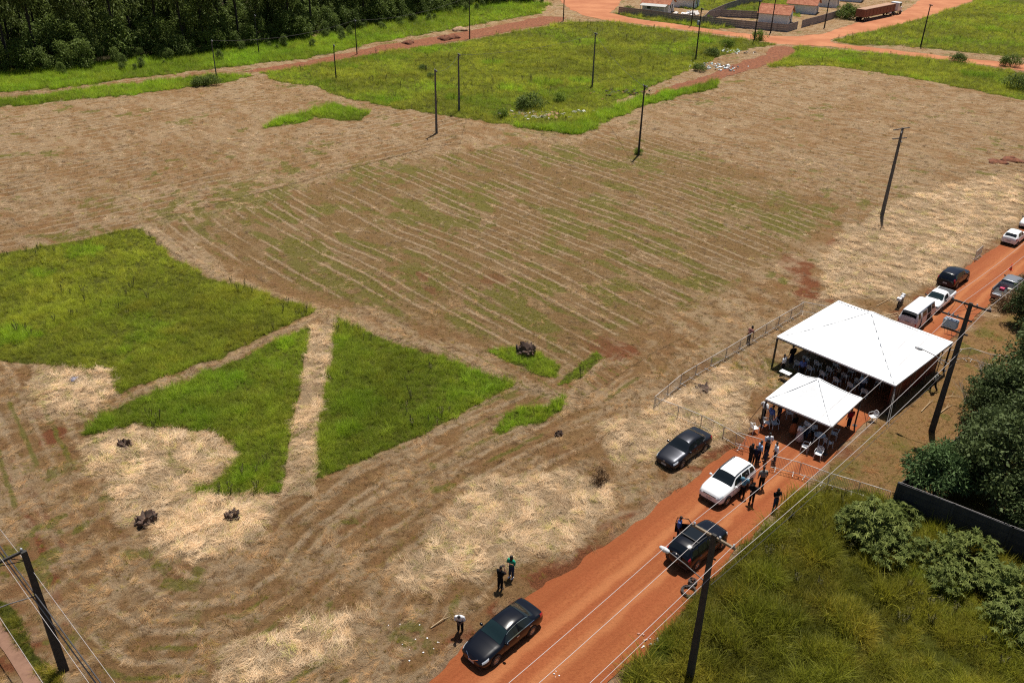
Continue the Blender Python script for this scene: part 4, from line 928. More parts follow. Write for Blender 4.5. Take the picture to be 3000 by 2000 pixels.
def tent(label, corners_px, z, size, apex_px, truss=0.0):
    C = [G(u, v, z) for u, v in corners_px]; ctr = sum(C, Vector()) / 4
    ex = ((C[3] - C[0]) + (C[2] - C[1])).normalized(); hd = math.atan2(ex.y, ex.x)
    ha = height_at(Vector((ctr.x, ctr.y, 0)), *apex_px)
    root = empty('canopy_tent', (ctr.x, ctr.y, 0), hd, label, 'tent'); h = size / 2; n = 20
    def zz(x, y, dz=0):
        q = max(abs(x), abs(y)) / h; q2 = (abs(x) + abs(y)) / (2 * h)
        sag = .10 * size / 5 * (1 - q) * q * 4 * .28
        wr = (.012 * math.sin((x + y) * 3.1) + .010 * math.sin(x * 7.3 + 2 * math.sin(y * 2.1))) * (1 - q) * 2.5 * q
        return z + (ha - z) * (1 - q) ** 1.12 - sag + wr + dz
    X = [(-h + 2 * h * i / n) for i in range(n + 1)]
    mb = MB(); mb.grid([[Vector((x, y, zz(x, y))) for y in X] for x in X])
    for sgn in (-1, 1):       # short white hem
        mb.grid([[Vector((x, sgn * h, z)), Vector((x, sgn * (h + .015), z - .10))] for x in X], smooth=False); mb.grid([[Vector((sgn * h, x, z)), Vector((sgn * (h + .015), x, z - .10))] for x in X], smooth=False)
    cn_ = mb.build('canopy', M_TENT, root)
    for s1 in (-1, 1):
        for s2 in (-1, 1):
            ms = MB(); ms.grid([[Vector((s1 * h * f_ - s2 * .045, s2 * h * f_ + s1 * .045, zz(h * f_, h * f_, .006))), Vector((s1 * h * f_ + s2 * .045, s2 * h * f_ - s1 * .045, zz(h * f_, h * f_, .006)))] for f_ in np.linspace(.02, .98, 14)]); ms.build('seam', M_SEAM, cn_)
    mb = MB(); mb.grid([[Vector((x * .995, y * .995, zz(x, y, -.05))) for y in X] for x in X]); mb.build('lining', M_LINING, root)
    for s1 in (-1, 1):
        a = h - .06
        mb = MB(); mb.bar((-a, s1 * a, z - .14), (a, s1 * a, z - .14), .10, .12); mb.build('frame_beam', M_FRAME, root)
        mb = MB(); mb.bar((s1 * a, -a + .06, z - .14), (s1 * a, a - .06, z - .14), .10, .12); mb.build('frame_beam', M_FRAME, root)
        for s2 in (-1, 1):
            mb = MB(); mb.bar((s1 * (h - .06), s2 * (h - .06), 0.0), (s1 * (h - .06), s2 * (h - .06), z - .2), .12 if size > 6 else .09); mb.box((s1 * (h - .06), s2 * (h - .06), .03), (.3, .3, .03)); mb.build('post', M_FRAME, root)
            mb = MB(); mb.tube([(s1 * h * f_, s2 * h * f_, zz(h * f_, h * f_, -.14)) for f_ in (.97, .8, .6, .4, .2, .02)], .03, 6); mb.build('rafter', M_FRAME, root)
    mb = MB(); mb.tube([(0, 0, ha - .6), (0, 0, ha - .14)], .05, 8); mb.build('king_post', M_FRAME, root)
    return root, ctr, hd, z, h
big, bc, bhd, bz, bh = tent('large white square canopy tent standing across the dirt road', [(2283, 995), (2449, 871), (2782, 994.5), (2636, 1138)], 2.68, 10.0, (2553, 911))
sml, sc_, shd, sz, shh = tent('small white canopy tent in front of the large tent', [(2242, 1169), (2338, 1090), (2529.5, 1164.6), (2436, 1250.5)], 2.42, 5.05, (2400, 1107))
# right side of the large tent: printed panel on a truss
mb = MB(); mb.box((bh - .55, .2, 1.15), (.04, 8.6, 2.3)); mb.build('side_panel', M_REDP, big)
mb = MB()
for yy in (-3.6, -1.2, 1.2, 3.6):
    mb.bar((bh - .3, yy, 0.0), (bh - .3, yy, 2.5), .05); mb.bar((bh - .12, yy, 0.0), (bh - .12, yy, 2.5), .05)
    for k in range(5): mb.bar((bh - .3, yy, .25 + .45 * k), (bh - .12, yy, .5 + .45 * k), .025)
mb.build('side_truss', simple('aluminium_truss', (0.16, 0.16, 0.17), .4, .7), big)
mb = MB(); mb.box((0, bh - .7, 1.1), (8.8, .04, 2.2)); mb.build('back_panel', simple('black_backdrop', (0.012, 0.012, 0.014), .9), big)
mb = MB(); mb.box((0.6, bh - 2.2, .2), (5.4, 2.6, .4)); st = mb.build('stage_platform', simple('black_stage', (0.02, 0.02, 0.022), .7)); st.matrix_world = big.matrix_basis.copy(); tag(st, 'low black stage platform at the back of the large tent', 'stage')
def lw(root, x, y, zz_): return root.matrix_basis @ Vector((x, y, zz_))
rope('guy_rope', (-bh, -bh, bz - .2), (-bh - 1.6, -bh + .2, .0), .012, M_ROPE, big); rope('guy_rope', (bh, -bh, bz - .3), (bh + .6, -bh - 1.5, .0), .02, M_ROPE, big); rope('guy_rope', (bh, -bh + .1, bz - .3), (bh + .7, -bh - 1.3, .0), .02, M_ROPE, big)
rope('guy_rope', (-bh, bh, bz - .2), (-bh - 1.5, bh + .6, 0), .012, M_ROPE, big)
rope('guy_rope', (-shh, -shh, sz - .2), (-shh - .9, -shh - .3, 0), .02, M_FRAME, sml); rope('guy_rope', (shh, shh, sz - .2), (shh + .8, shh + .2, 0), .02, M_FRAME, sml)

# ------------------------------------------------------------------ crowd barriers
M_GALV = simple('galvanised_steel', (0.44, 0.41, 0.38), 0.5, 0.2, var=.15)
def make_barrier():
    root = empty('crowd_barrier', (0, 0, 0)); 
    mb = MB(); mb.tube([(-.97, 0, .16), (-.97, 0, 1.05), (-.92, 0, 1.1), (.92, 0, 1.1), (.97, 0, 1.05), (.97, 0, .16), (-.97, 0, .16)], .025, 6); mb.build('frame', M_GALV, root)
    mb = MB()
    for k in range(17): mb.tube([(-.86 + k * 1.72 / 16, 0, .16), (-.86 + k * 1.72 / 16, 0, 1.1)], .009, 4, caps=False)
    mb.build('bars', M_GALV, root)
    for x in (-.62, .62):
        mb = MB(); mb.bar((x, 0, .16), (x, 0, .03), .045, .012); mb.bar((x, -.3, .02), (x, .3, .02), .05, .02); mb.build('foot', M_GALV, root)
    return root
BAR0 = make_barrier(); bar_n = [0]
def barrier(a, b, label, group, lean=0):
    o = BAR0 if bar_n[0] == 0 else copy_tree(BAR0); bar_n[0] += 1
    a = Vector(a); b = Vector(b); d = b - a; c = (a + b) / 2; o.location = (c.x, c.y, .03); o.rotation_euler = (lean, 0, math.atan2(d.y, d.x)); o.scale = (max(.8, min(1.1, d.length / 2)), 1, 1)
    tag(o, label, 'barrier', group)
def barrier_line(pts, labels, group, n=None):
    P = [G(*p) for p in pts]; L = [0]
    for i in range(len(P) - 1): L.append(L[-1] + (P[i + 1] - P[i]).length)
    n = n or max(1, round(L[-1] / 2.0))
    def at(s):
        for i in range(len(P) - 1):
            if s <= L[i + 1] + 1e-6: return P[i].lerp(P[i + 1], (s - L[i]) / (L[i + 1] - L[i]))
        return P[-1]
    for k in range(n): barrier(at(L[-1] * k / n), at(L[-1] * (k + 1) / n), labels(k, n), group)
ORD = ['first', 'second', 'third', 'fourth', 'fifth', 'sixth', 'seventh', 'eighth', 'ninth', 'tenth', 'eleventh', 'twelfth', 'thirteenth', 'fourteenth', 'fifteenth']
barrier_line([(1914, 1199), (2000, 1126), (2128, 1052), (2251, 976), (2349, 918)], lambda k, n: f'steel crowd barrier along the field, {ORD[k]} from the corner by the graphite sedan', 'barriers along the field side of the tents')
barrier_line([(2351, 917), (2420, 930)], lambda k, n: f'steel crowd barrier turning behind the large tent, {ORD[k]} of its row', 'barriers behind the large tent', 2)
barrier_line([(1916, 1202), (2025, 1241), (2107.6, 1281.4), (2178, 1324)], lambda k, n: f'steel crowd barrier behind the graphite sedan, {ORD[k]} from the corner', 'barriers between the graphite sedan and the tents')
barrier(G(2152, 1304), G(2230, 1327), 'steel crowd barrier overlapping the row beside the standing group', 'barriers between the graphite sedan and the tents')
barrier_line([(2254.6, 1373), (2337.5, 1393.6), (2424, 1426), (2512, 1452), (2600, 1480)], lambda k, n: f'steel crowd barrier across the road below the small tent, {ORD[k]} from the left', 'barriers across the road before the tents')
barrier_line([(2748, 1063), (2831, 1054)], lambda k, n: f'steel crowd barrier beyond the transformer pole, {ORD[k]} from the road', 'barriers beyond the large tent', 2)
barrier_line([(2834, 1054), (2888, 1072), (2950, 1078)], lambda k, n: f'steel crowd barrier reaching into the dark bushes, {ORD[k]} from the transformer pole', 'barriers beyond the large tent', 2)
barrier(G(2845, 772), G(2880, 741), 'single steel crowd barrier at the road edge past the black suv', 'barriers beyond the large tent')

# ------------------------------------------------------------------ plastic chairs and tables
M_CHAIR = simple('white_plastic', (0.72, 0.73, 0.74), 0.4)
def make_chair():
    root = empty('plastic_chair', (0, 0, 0))
    mb = MB(); rows = []
    for i in range(5):
        x = -.2 + .42 * i / 4; rows.append([Vector((x, y, .43 + .02 * abs(y) / .22 - .012 * math.cos(x * 6))) for y in (-.22, -.11, 0, .11, .22)])
    mb.grid(rows); mb.grid([[p - Vector((0, 0, .018)) for p in r][::-1] for r in rows]); mb.build('seat', M_CHAIR, root)
    mb = MB()
    for k in range(5):
        y = -.17 + .085 * k; mb.bar((-.2, y, .44), (-.29, y * 1.1, .80), .05, .014, up=Vector((1, 0, 0)))
    mb.tube([(-.2, -.21, .44), (-.28, -.235, .78), (-.30, -.14, .86), (-.305, 0, .875), (-.30, .14, .86), (-.28, .235, .78), (-.2, .21, .44)], .02, 5); mb.build('backrest', M_CHAIR, root)
    for s in (-1, 1):
        mb = MB(); mb.tube([(-.27, s * .235, .66), (-.05, s * .265, .665), (.16, s * .26, .64), (.2, s * .25, .43)], .02, 5); mb.build('armrest', M_CHAIR, root)
        mb = MB(); mb.tube([(.19, s * .21, .43), (.24, s * .25, 0)], [.025, .018], 5); mb.build('leg', M_CHAIR, root)
        mb = MB(); mb.tube([(-.19, s * .2, .43), (-.27, s * .24, 0)], [.025, .018], 5); mb.build('leg', M_CHAIR, root)
    return root
CH0 = make_chair(); ch_n = [0]
def chair(p, rz, label, group):
    o = CH0 if ch_n[0] == 0 else copy_tree(CH0); ch_n[0] += 1
    o.location = (p.x, p.y, .024); o.rotation_euler = (0, 0, rz); tag(o, label, 'chair', group)
g1 = 'white plastic chairs around the small tent'
for px, rz, lb in (((2208, 1267), .3, 'white plastic chair in the sun at the small tent\'s left post'), ((2355, 1322), 2.6, 'white plastic chair at the front shadow edge of the small tent'), ((2395, 1343), -2.2, 'white plastic chair nearest the camera, half in the tent shadow'),
                   ((2553, 1234), 3.4, 'white plastic chair in the sun right of the small tent'), ((2267, 1254), -1.4, 'white plastic chair behind the man in the blue shirt'), ((2243, 1252), -.2, 'white plastic chair just inside the small tent\'s left post'),
                   ((2311, 1224), 1.4, 'white plastic chair deep under the left half of the small tent'), ((2424, 1311), .4, 'white plastic chair pushed to the table under the small tent'), ((2440, 1284), 2.6, 'white plastic chair on the far right side of the plastic table'),
                   ((2378, 1278), -.6, 'white plastic chair on the left side of the plastic table')):
    chair(G(*px), rz, lb, g1)
k = 0
for r_ in range(3):
    for c_ in range(6):
        if (r_, c_) in ((2, 0), (2, 1), (1, 5)): continue
        p = lw(big, -3.2 + c_ * 1.15 + random.uniform(-.1, .1), -3.9 + r_ * 1.1 + random.uniform(-.08, .08), 0)
        chair(p, bhd + math.pi / 2 + random.uniform(-.2, .2), f'white plastic chair in shade under the large tent, {ORD[c_]} in the {ORD[r_]} row', 'chairs in rows under the large tent')
def make_table():
    root = empty('plastic_table', G(2397, 1296, .024), .5, 'white plastic table under the right corner of the small tent', 'table')
    mb = MB(); mb.lathe([(.001, .70), (.40, .70), (.42, .69), (.42, .67), (.001, .67)], 8); mb.build('table_top', M_CHAIR, root)
    for a in range(4):
        t = a * math.pi / 2 + math.pi / 4; mb = MB(); mb.tube([(.26 * math.cos(t), .26 * math.sin(t), .68), (.36 * math.cos(t), .36 * math.sin(t), 0)], .025, 5); mb.build('leg', M_CHAIR, root)
make_table()
t2 = empty('folding_table', G(2297, 1113, .02), bhd, 'pale metal folding table at the left front of the large tent', 'table')
mb = MB(); mb.box((0, 0, .72), (.9, .5, .04)); mb.build('table_top', M_CHAIR, t2)
for sx in (-1, 1):
    for sy in (-1, 1):
        mb = MB(); mb.tube([(sx * .38, sy * .2, .7), (-sx * .3, sy * .2, 0)], .015, 5); mb.build('leg', M_GALV, t2)

# ------------------------------------------------------------------ small things by the road
M_CONE = simple('orange_cone', (0.65, 0.075, 0.015), .5); cn = empty('traffic_cone', G(2960, 790, .022), 0, 'orange traffic cone standing on the red road', 'traffic cone')
mb = MB(); mb.box((0, 0, .02), (.38, .38, .04)); mb.build('base', M_CONE, cn); mb = MB(); mb.lathe([(.15, .04), (.03, .74), (.001, .74)], 14); mb.build('cone_body', M_CONE, cn)
mb = MB(); mb.lathe([(.112, .27), (.085, .40)], 14); mb.build('band', simple('dark_band', (.05, .02, .02), .5), cn)
M_CABLE = simple('black_grey_cable', (0.045, 0.043, 0.042), .6, dirt=((0.2, .09, .05), .5), var=.3, vscale=12)
def coil(px, r0, turns, label, lay):
    p = G(*px, .022); mb = MB(); pts = []; n = 26
    for k in range(int(turns * n)):
        a = 2 * math.pi * k / n; j = k // n
        rr = r0 + .05 * math.sin(j * 2.4) + .02 * math.sin(a * 3 + j); pts.append((rr * math.cos(a), rr * math.sin(a), .03 + lay * j + .015 * math.sin(a * 2 + j)))
    mb.tube(pts, .018, 5); o = mb.build('cable_coil', M_CABLE, None, p); tag(o, label, 'cable coil', 'coils of cable left at the road edge')
coil((2017.4, 1734), .38, 9, 'wide ring of coiled black cable on the road by the wooden pole', .018)
coil((2029, 1708), .20, 10, 'small tight coil of black cable above the wide ring', .024)
# motorcycle, ladder and stick beside the van
mo = empty('motorcycle', G(2636, 893, .02), ROAD_H + .1, 'white and grey motorcycle parked between the van and the straw', 'motorcycle')
ty, rm, dc = wheel_meshes(.3, .12, 8, M_RIM)
for x in (.68, -.62): t = link('wheel', ty, mo, (x, 0, .3)); link('rim', rm, t)
mb = MB(); mb.tube([(.68, .07, .3), (.45, .06, .75), (.38, 0, .98)], .03, 6); mb.tube([(.68, -.07, .3), (.45, -.06, .75), (.38, 0, .98)], .03, 6); mb.build('fork', M_CHROME, mo)
mb = MB(); mb.tube([(.36, -.36, 1.05), (.42, 0, 1.0), (.36, .36, 1.05)], .018, 5); mb.build('handlebar', M_PLAST, mo)
mb = MB(); mb.lathe([(.001, -.3), (.15, -.22), (.19, 0), (.15, .2), (.001, .28)], 10, c=(.12, 0, .78), M=Matrix.Rotation(math.pi / 2, 3, 'Y')); mb.build('fuel_tank', P_WHITE, mo)
mb = MB(); mb.lathe([(.001, -.42), (.14, -.3), (.16, 0), (.13, .3), (.001, .4)], 10, c=(-.42, 0, .80), M=Matrix.Rotation(math.pi / 2, 3, 'Y')); mb.build('seat', simple('grey_seat', (.16, .17, .19), .6), mo)
boxpart('engine', (.05, 0, .42), (.5, .3, .4), M_STEEL, mo, .05); boxpart('fairing', (.46, 0, .85), (.2, .38, .36), P_WHITE, mo, .06); boxpart('top_case', (-.85, 0, .92), (.36, .4, .3), P_WHITE, mo, .05)
la = empty('ladder', G(2612, 925, .03), R(20), 'short wooden ladder lying on the ground behind the van', 'ladder'); MW = simple('bare_wood', (.42, .30, .17), .7, var=.2)
for s in (-1, 1): mb = MB(); mb.bar((-.9, s * .22, .05), (.9, s * .22, .05), .05, .06); mb.build('rail', MW, la)
for k in range(6): mb = MB(); mb.bar((-.75 + .3 * k, -.2, .05), (-.75 + .3 * k, .2, .05), .035); mb.build('rung', MW, la)
a, b = G(2568, 896, .05), G(2648, 858, .05); mb = MB(); mb.tube([a, a.lerp(b, .4) + Vector((0, .05, .05)), b], [.03, .028, .018], 6); o = mb.build('bamboo_pole', MW); tag(o, 'long pale stick lying on the straw beside the motorcycle', 'stick')
for (p1, p2, lb) in (((2699, 1205), (2734, 1172), 'curved pale branch lying left of the transformer pole'), ((2750, 1213), (2790, 1186), 'pale branch lying right of the transformer pole'), ((2755, 1167), (2815, 1163), 'thin pale branch lying behind the transformer pole'), ((1262, 1838), (1316, 1806), 'dry stick lying on the straw beside the stooping man')):
    a, b = G(*p1, .06), G(*p2, .06); mb = MB(); mid_ = a.lerp(b, .5) + Vector((.1, .12, .08)); mb.tube([a, mid_, b], [.035, .03, .015], 6); mb.tube([mid_, mid_ + Vector((.3, .4, .2))], [.018, .008], 5); o = mb.build('fallen_branch', MW); tag(o, lb, 'branch', 'fallen branches')
# ------------------------------------------------------------------ people (posed skeletons grown into one surface)
def skin_mesh(name, verts, edges, radii, sub=1, root=0, smooth=0.0):
    me = bpy.data.meshes.new(name + '_skeleton'); me.from_pydata([tuple(v) for v in verts], edges, []); me.update()
    o = bpy.data.objects.new(name, me); COL.objects.link(o)
    sk_ = o.modifiers.new('skin', 'SKIN'); sk_.branch_smoothing = smooth; s = o.modifiers.new('sub', 'SUBSURF'); s.levels = sub; s.render_levels = sub
    for i, v in enumerate(me.skin_vertices[0].data):
        r = radii[i]; v.radius = r if hasattr(r, '__len__') else (r, r); v.use_root = (i == root)
    dg = bpy.context.evaluated_depsgraph_get(); ev = o.evaluated_get(dg)
    out = bpy.data.meshes.new_from_object(ev, depsgraph=dg); out.name = name
    bpy.data.objects.remove(o); bpy.data.meshes.remove(me)
    out.polygons.foreach_set('use_smooth', [True] * len(out.polygons))
    out.materials.clear(); out.materials.append(None)
    return out
M_SKIN = [simple('skin_brown', (0.19, 0.085, 0.05), .55), simple('skin_tan', (0.34, 0.18, 0.11), .55)]
M_HAIR = simple('dark_hair', (0.012, 0.010, 0.009), .6); M_SHOE = simple('dark_shoe', (0.02, 0.018, 0.017), .6)
CL = {n: simple('cloth_' + n, c, .9, var=.12, vscale=8, bump=.3, spec=.12) for n, c in dict(white=(.74, .75, .78), black=(.010, .010, .011), lightblue=(.30, .42, .60), blue=(.10, .15, .38), navy=(.012, .016, .04), grey=(.23, .22, .20), green=(.02, .26, .16), jeans=(.03, .045, .09), red=(.36, .012, .02), orange=(.42, .13, .05), floral=(.52, .40, .38), teal=(.10, .22, .30), brown=(.08, .05, .04), camo=(.20, .20, .17), pinkish=(.30, .14, .12)).items()}
POSE = {}
def pose(name):
    """joints of a 1.72 m figure facing +x; returns meshes body, shirt, trousers, hair, shoes"""
    if name in POSE: return POSE[name]
    lean, head = 0.0, (0.03, 0)
    arms = {1: ((.02, .21, 1.42), (.00, .28, 1.14), (.08, .27, .90)), -1: ((.02, -.21, 1.42), (.00, -.28, 1.14), (.08, -.27, .90))}
    legs = {1: ((0, .09, .93), (.02, .10, .50), (0, .11, .08)), -1: ((0, -.09, .93), (.02, -.10, .50), (0, -.11, .08))}
    if name == 'fold': arms = {1: ((.02, .21, 1.42), (.05, .29, 1.16), (.26, .05, 1.16)), -1: ((.02, -.21, 1.42), (.05, -.29, 1.16), (.25, -.02, 1.12))}
    if name == 'phone': arms = {1: ((.02, .21, 1.42), (.08, .27, 1.18), (.26, .12, 1.34)), -1: ((.02, -.21, 1.42), (.06, -.28, 1.16), (.22, -.10, 1.24))}
    if name == 'camera': arms = {1: ((.02, .21, 1.42), (.16, .27, 1.24), (.30, .10, 1.50)), -1: ((.02, -.21, 1.42), (.16, -.27, 1.24), (.30, -.08, 1.50))}
    if name == 'call': arms = {1: ((.02, .21, 1.42), (.12, .36, 1.30), (.08, .14, 1.58)), -1: ((.02, -.21, 1.42), (.02, -.29, 1.15), (.10, -.25, .92))}
    if name == 'hips': arms = {1: ((.02, .21, 1.42), (-.05, .42, 1.18), (.04, .20, 1.02)), -1: ((.02, -.21, 1.42), (-.05, -.42, 1.18), (.04, -.20, 1.02))}
    if name == 'walk':
        legs = {1: ((0, .09, .92), (.18, .10, .52), (.14, .11, .10)), -1: ((0, -.09, .92), (-.08, -.10, .50), (-.32, -.11, .12))}
        arms = {1: ((.02, .21, 1.42), (-.12, .28, 1.16), (-.06, .27, .93)), -1: ((.02, -.21, 1.42), (.12, -.28, 1.16), (.24, -.24, .98))}
    if name == 'stoop': lean = .38; arms = {1: ((.02, .21, 1.42), (.10, .27, 1.16), (.26, .10, 1.05)), -1: ((.02, -.21, 1.42), (.10, -.27, 1.16), (.26, -.08, 1.05))}; head = (.10, -.03)
    if name == 'lean': lean = .30; arms = {1: ((.02, .21, 1.42), (.12, .28, 1.18), (.34, .20, 1.12)), -1: ((.02, -.21, 1.42), (.10, -.28, 1.18), (.34, -.18, 1.12))}; head = (.06, 0)
    if name == 'wide': legs = {1: ((0, .10, .91), (.03, .20, .50), (.02, .27, .08)), -1: ((0, -.10, .91), (.03, -.18, .50), (.02, -.24, .08))}
    if name == 'sit':
        legs = {1: ((0, .10, .50), (.42, .12, .52), (.40, .12, .08)), -1: ((0, -.10, .50), (.42, -.12, .52), (.40, -.12, .08))}
    dzs = -.43 if name == 'sit' else 0.0
    def tr(p, upper=True):
        x, y, z = p
        if upper:
            z += dzs
            if lean: zz_ = z - .95; x, z = x + zz_ * math.sin(lean), .95 + zz_ * math.cos(lean)
        return Vector((x, y, z))
    pel = tr((0, 0, .97)); wai = tr((0, 0, 1.10)); che = tr((.01, 0, 1.32)); nb = tr((.0, 0, 1.46)); nk = tr((.015 + head[0] * .3, 0, 1.53)); hd1 = tr((.03 + head[0], 0, 1.60 + head[1])); hd2 = tr((.03 + head[0] * 1.4, 0, 1.70 + head[1] * 1.6))
    V = [pel, wai, che, nb, nk, hd1, hd2]; E_ = [(0, 1), (1, 2), (2, 3), (3, 4), (4, 5), (5, 6)]; Rr = [(.11, .09), (.10, .08), (.11, .08), (.065, .065), (.055, .055), (.085, .082), (.075, .072)]
    for s in (1, -1):
        a = arms[s]; i = len(V); V += [tr(q) for q in a]; E_ += [(2, i), (i, i + 1), (i + 1, i + 2)]; Rr += [.062, .046, .034]
        h0 = V[-1]; dr = (V[-1] - V[-2]).normalized(); i2 = len(V); V.append(h0 + dr * .07); E_.append((i2 - 1, i2)); Rr.append((.036, .022))
        sd = dr.cross(Vector((0, 0, 1))); sd = sd.normalized() if sd.length > .1 else Vector((0, 1, 0))
        for kf, (o_, L) in enumerate(((-.03, .07), (-.01, .08), (.012, .077), (.032, .06))):
            j = len(V); V.append(V[i2] + sd * o_ + dr * .03); V.append(V[i2] + sd * o_ * 1.1 + dr * (.03 + L) + Vector((.012, 0, -.012))); E_ += [(i2, j), (j, j + 1)]; Rr += [.010, .008]
        j = len(V); V.append(h0 + dr * .03 + sd * (-.055)); E_.append((i2, j)); Rr.append(.010)
        l = legs[s]; i = len(V); V += [tr(l[0], False), tr(l[1], False), tr(l[2], False)]; E_ += [(0, i), (i, i + 1), (i + 1, i + 2)]; Rr += [.095, .062, .045]
        V.append(V[-1] + Vector((.15, 0, -.045))); E_.append((i + 2, i + 3)); Rr.append((.04, .03))
    body = skin_mesh('person', V, E_, Rr, 1)
    # shirt
    hub = tr((.01, 0, 1.405)); V = [tr((0, 0, .93)), wai, tr((.01, 0, 1.25)), hub, tr((.005, 0, 1.50))]; E_ = [(0, 1), (1, 2), (2, 3), (3, 4)]; Rr = [(.172, .15), (.158, .135), (.172, .145), (.135, .13), (.085, .085)]
    for s in (1, -1):
        a = [tr(q) for q in arms[s]]; i = len(V); V += [a[0], a[1], a[1].lerp(a[2], .35)]; E_ += [(3, i), (i, i + 1), (i + 1, i + 2)]; Rr += [.092, .074, .062]
    shirt = skin_mesh('shirt', V, E_, Rr, 1, 2, 0.0)
    V = [tr((0, 0, .94)), tr((0, 0, 1.12))]; E_ = [(0, 1)]; Rr = [(.15, .125), (.148, .122)]
    for s in (1, -1):
        l = [tr(q, False) for q in legs[s]]; i = len(V); V += [l[0].lerp(l[1], .38), l[1], l[2] + Vector((0, 0, .03))]; E_ += [(0, i), (i, i + 1), (i + 1, i + 2)]; Rr += [.112, .088, .076]
    tro = skin_mesh('trousers', V, E_, Rr, 1)
    mb = MB(); q = hd2 + Vector((-.016, 0, .012))
    mb.lathe([(.085, -.01), (.092, .02), (.082, .055), (.05, .085), (.001, .095)], 12, c=q); mb.lathe([(.05, -.09), (.075, -.05), (.08, 0), (.06, .03)], 10, c=q + Vector((-.028, 0, 0))); hair = mb.mesh('hair', M_HAIR)
    mb = MB(); q = hd2 + Vector((-.035, 0, 0)); mb.lathe([(.07, -.34), (.10, -.22), (.105, -.08), (.105, 0), (.09, .06), (.055, .095), (.001, .107)], 12, c=q); lhair = mb.mesh('hair', M_HAIR)
    # face features: eyes, nose, mouth, ears
    mb = MB(); hc = hd1.lerp(hd2, .5)
    mb.lathe([(.001, -.02), (.016, 0), (.001, .03)], 6, c=hc + Vector((.088, 0, 0)))
    for s in (1, -1): mb.lathe([(.001, -.03), (.018, 0), (.001, .03)], 6, c=hc + Vector((0, s * .088, 0)))
    ears = mb.mesh('face_features', M_HAIR)
    mb = MB()
    for s in (1, -1): mb.lathe([(.001, -.012), (.012, 0), (.001, .012)], 6, c=hc + Vector((.082, s * .034, .025)))
    mb.box(hc + Vector((.083, 0, -.045)), (.012, .05, .010)); eyes = mb.mesh('eyes_and_mouth', M_HAIR)
    mb = MB()
    for s in (1, -1):
        f = tr(legs[s][2], False); mb.lathe([(.001, -.10), (.05, -.09), (.055, 0), (.05, .12), (.03, .18), (.001, .19)], 8, c=f + Vector((.03, 0, -.035)), M=Matrix.Rotation(math.pi / 2, 3, 'Y') @ Matrix.Diagonal((.75, 1, 1)))
    shoes = mb.mesh('shoes', M_SHOE)
    POSE[name] = dict(body=body, shirt=shirt, trousers=tro, hair=hair, long=lhair, ears=ears, eyes=eyes, shoes=shoes, pel=pel, hand=tr(arms[1][2]), head=hc); return POSE[name]
def with_mat(name, me, mat, parent=None):
    o = link(name, me, parent)
    o.material_slots[0].link = 'OBJECT'; o.material_slots[0].material = mat; return o
def person(px, rz, ps, shirt, trs, label, h=1.72, skin=0, long=False, skirt=None, cap=None, held=None, shoes=True, group=None, z=.022, at=None, shoe_mat=None):
    q = pose(ps); p = at if at is not None else G(*px); k = h / 1.78
    b = with_mat('person', q['body'], M_SKIN[skin]); b.location = (p.x, p.y, z); b.rotation_euler = (0, 0, rz); b.scale = (k, k, k); tag(b, label, 'person', group)
    with_mat('shirt', q['shirt'], CL[shirt], b)
    if skirt:
        mb = MB(); pe = q['pel']; mb.lathe([(.17, .10), (.22, -.10), (.28, -.45), (.34, -.80), (.001, -.80)], 14, c=pe); mb.build('skirt', CL[skirt], b)
    else: with_mat('trousers', q['trousers'], CL[trs], b)
    link('hair', q['long'] if long else q['hair'], b); with_mat('face_features', q['ears'], M_SKIN[skin], b)
    link('eyes_and_mouth', q['eyes'], b)
    sh_ = with_mat('shoes', q['shoes'], shoe_mat or M_SHOE, b)
    if cap:
        mb = MB(); c = q['head'] + Vector((0, 0, .085)); mb.lathe([(.108, -.02), (.10, .04), (.06, .075), (.001, .08)], 12, c=c); mb.box(c + Vector((.13, 0, -.01)), (.11, .14, .012)); mb.build('cap', CL[cap], b)
    return b
def held(b, ps, name, label, cat, d, mat, off=(.08, -.08, .05)):
    q = pose(ps); mb = MB(); mb.box((0, 0, 0), d); o = mb.build(name, mat); k = b.scale[0]
    o.matrix_world = Matrix.Translation(b.location) @ Matrix.Rotation(b.rotation_euler[2], 4, 'Z') @ Matrix.Translation((q['hand'] + Vector(off)) * k); bv = o.modifiers.new('bevel', 'BEVEL'); bv.width = .008
    tag(o, label, cat)
def face(a, b): d = G(*b) - G(*a); return math.atan2(d.y, d.x)
S_ = -math.pi / 2
person((1349, 1852), S_ - .1, 'stoop', 'white', 'black', 'man in white shirt and black trousers looking down beside the black sedan')
b = person((1465, 1727), face((1465, 1727), (1498, 1690)), 'camera', 'black', 'black', 'person all in black filming another on the straw'); held(b, 'camera', 'camera', 'small black camera held up by the person in black', 'camera', (.12, .14, .09), M_PLAST)
b = person((1498, 1691), face((1498, 1691), (1465, 1727)) , 'phone', 'green', 'jeans', 'person in green jacket and jeans talking to the camera', 1.66, 1, True, shoe_mat=CL['white']); held(b, 'phone', 'microphone', 'small dark microphone held by the person in green', 'microphone', (.05, .05, .16), M_PLAST, (.06, -.04, .03))
p_ = pose('phone')
person((2172, 1456), face((2172, 1456), (2195, 1415)), 'lean', 'teal', 'black', 'man in pale teal shirt leaning beside the white suv', 1.74)
person((2200, 1474), S_ - .7, 'fold', 'black', 'black', 'person in black with cap and folded arms in front of the suv', 1.68, cap='black')
person((2228, 1432), math.pi / 2 + .1, 'stand', 'grey', 'black', 'heavy man in grey polo shirt seen from behind on the road', 1.78)
b = person((2269, 1490), S_ + .3, 'phone', 'black', 'jeans', 'woman in black with long hair holding a phone on the road', 1.64, 1, True); held(b, 'phone', 'phone', 'dark phone in the hands of the woman in black', 'phone', (.02, .08, .15), M_PLAST, (.06, -.06, .05))
g = 'group standing by the barriers'
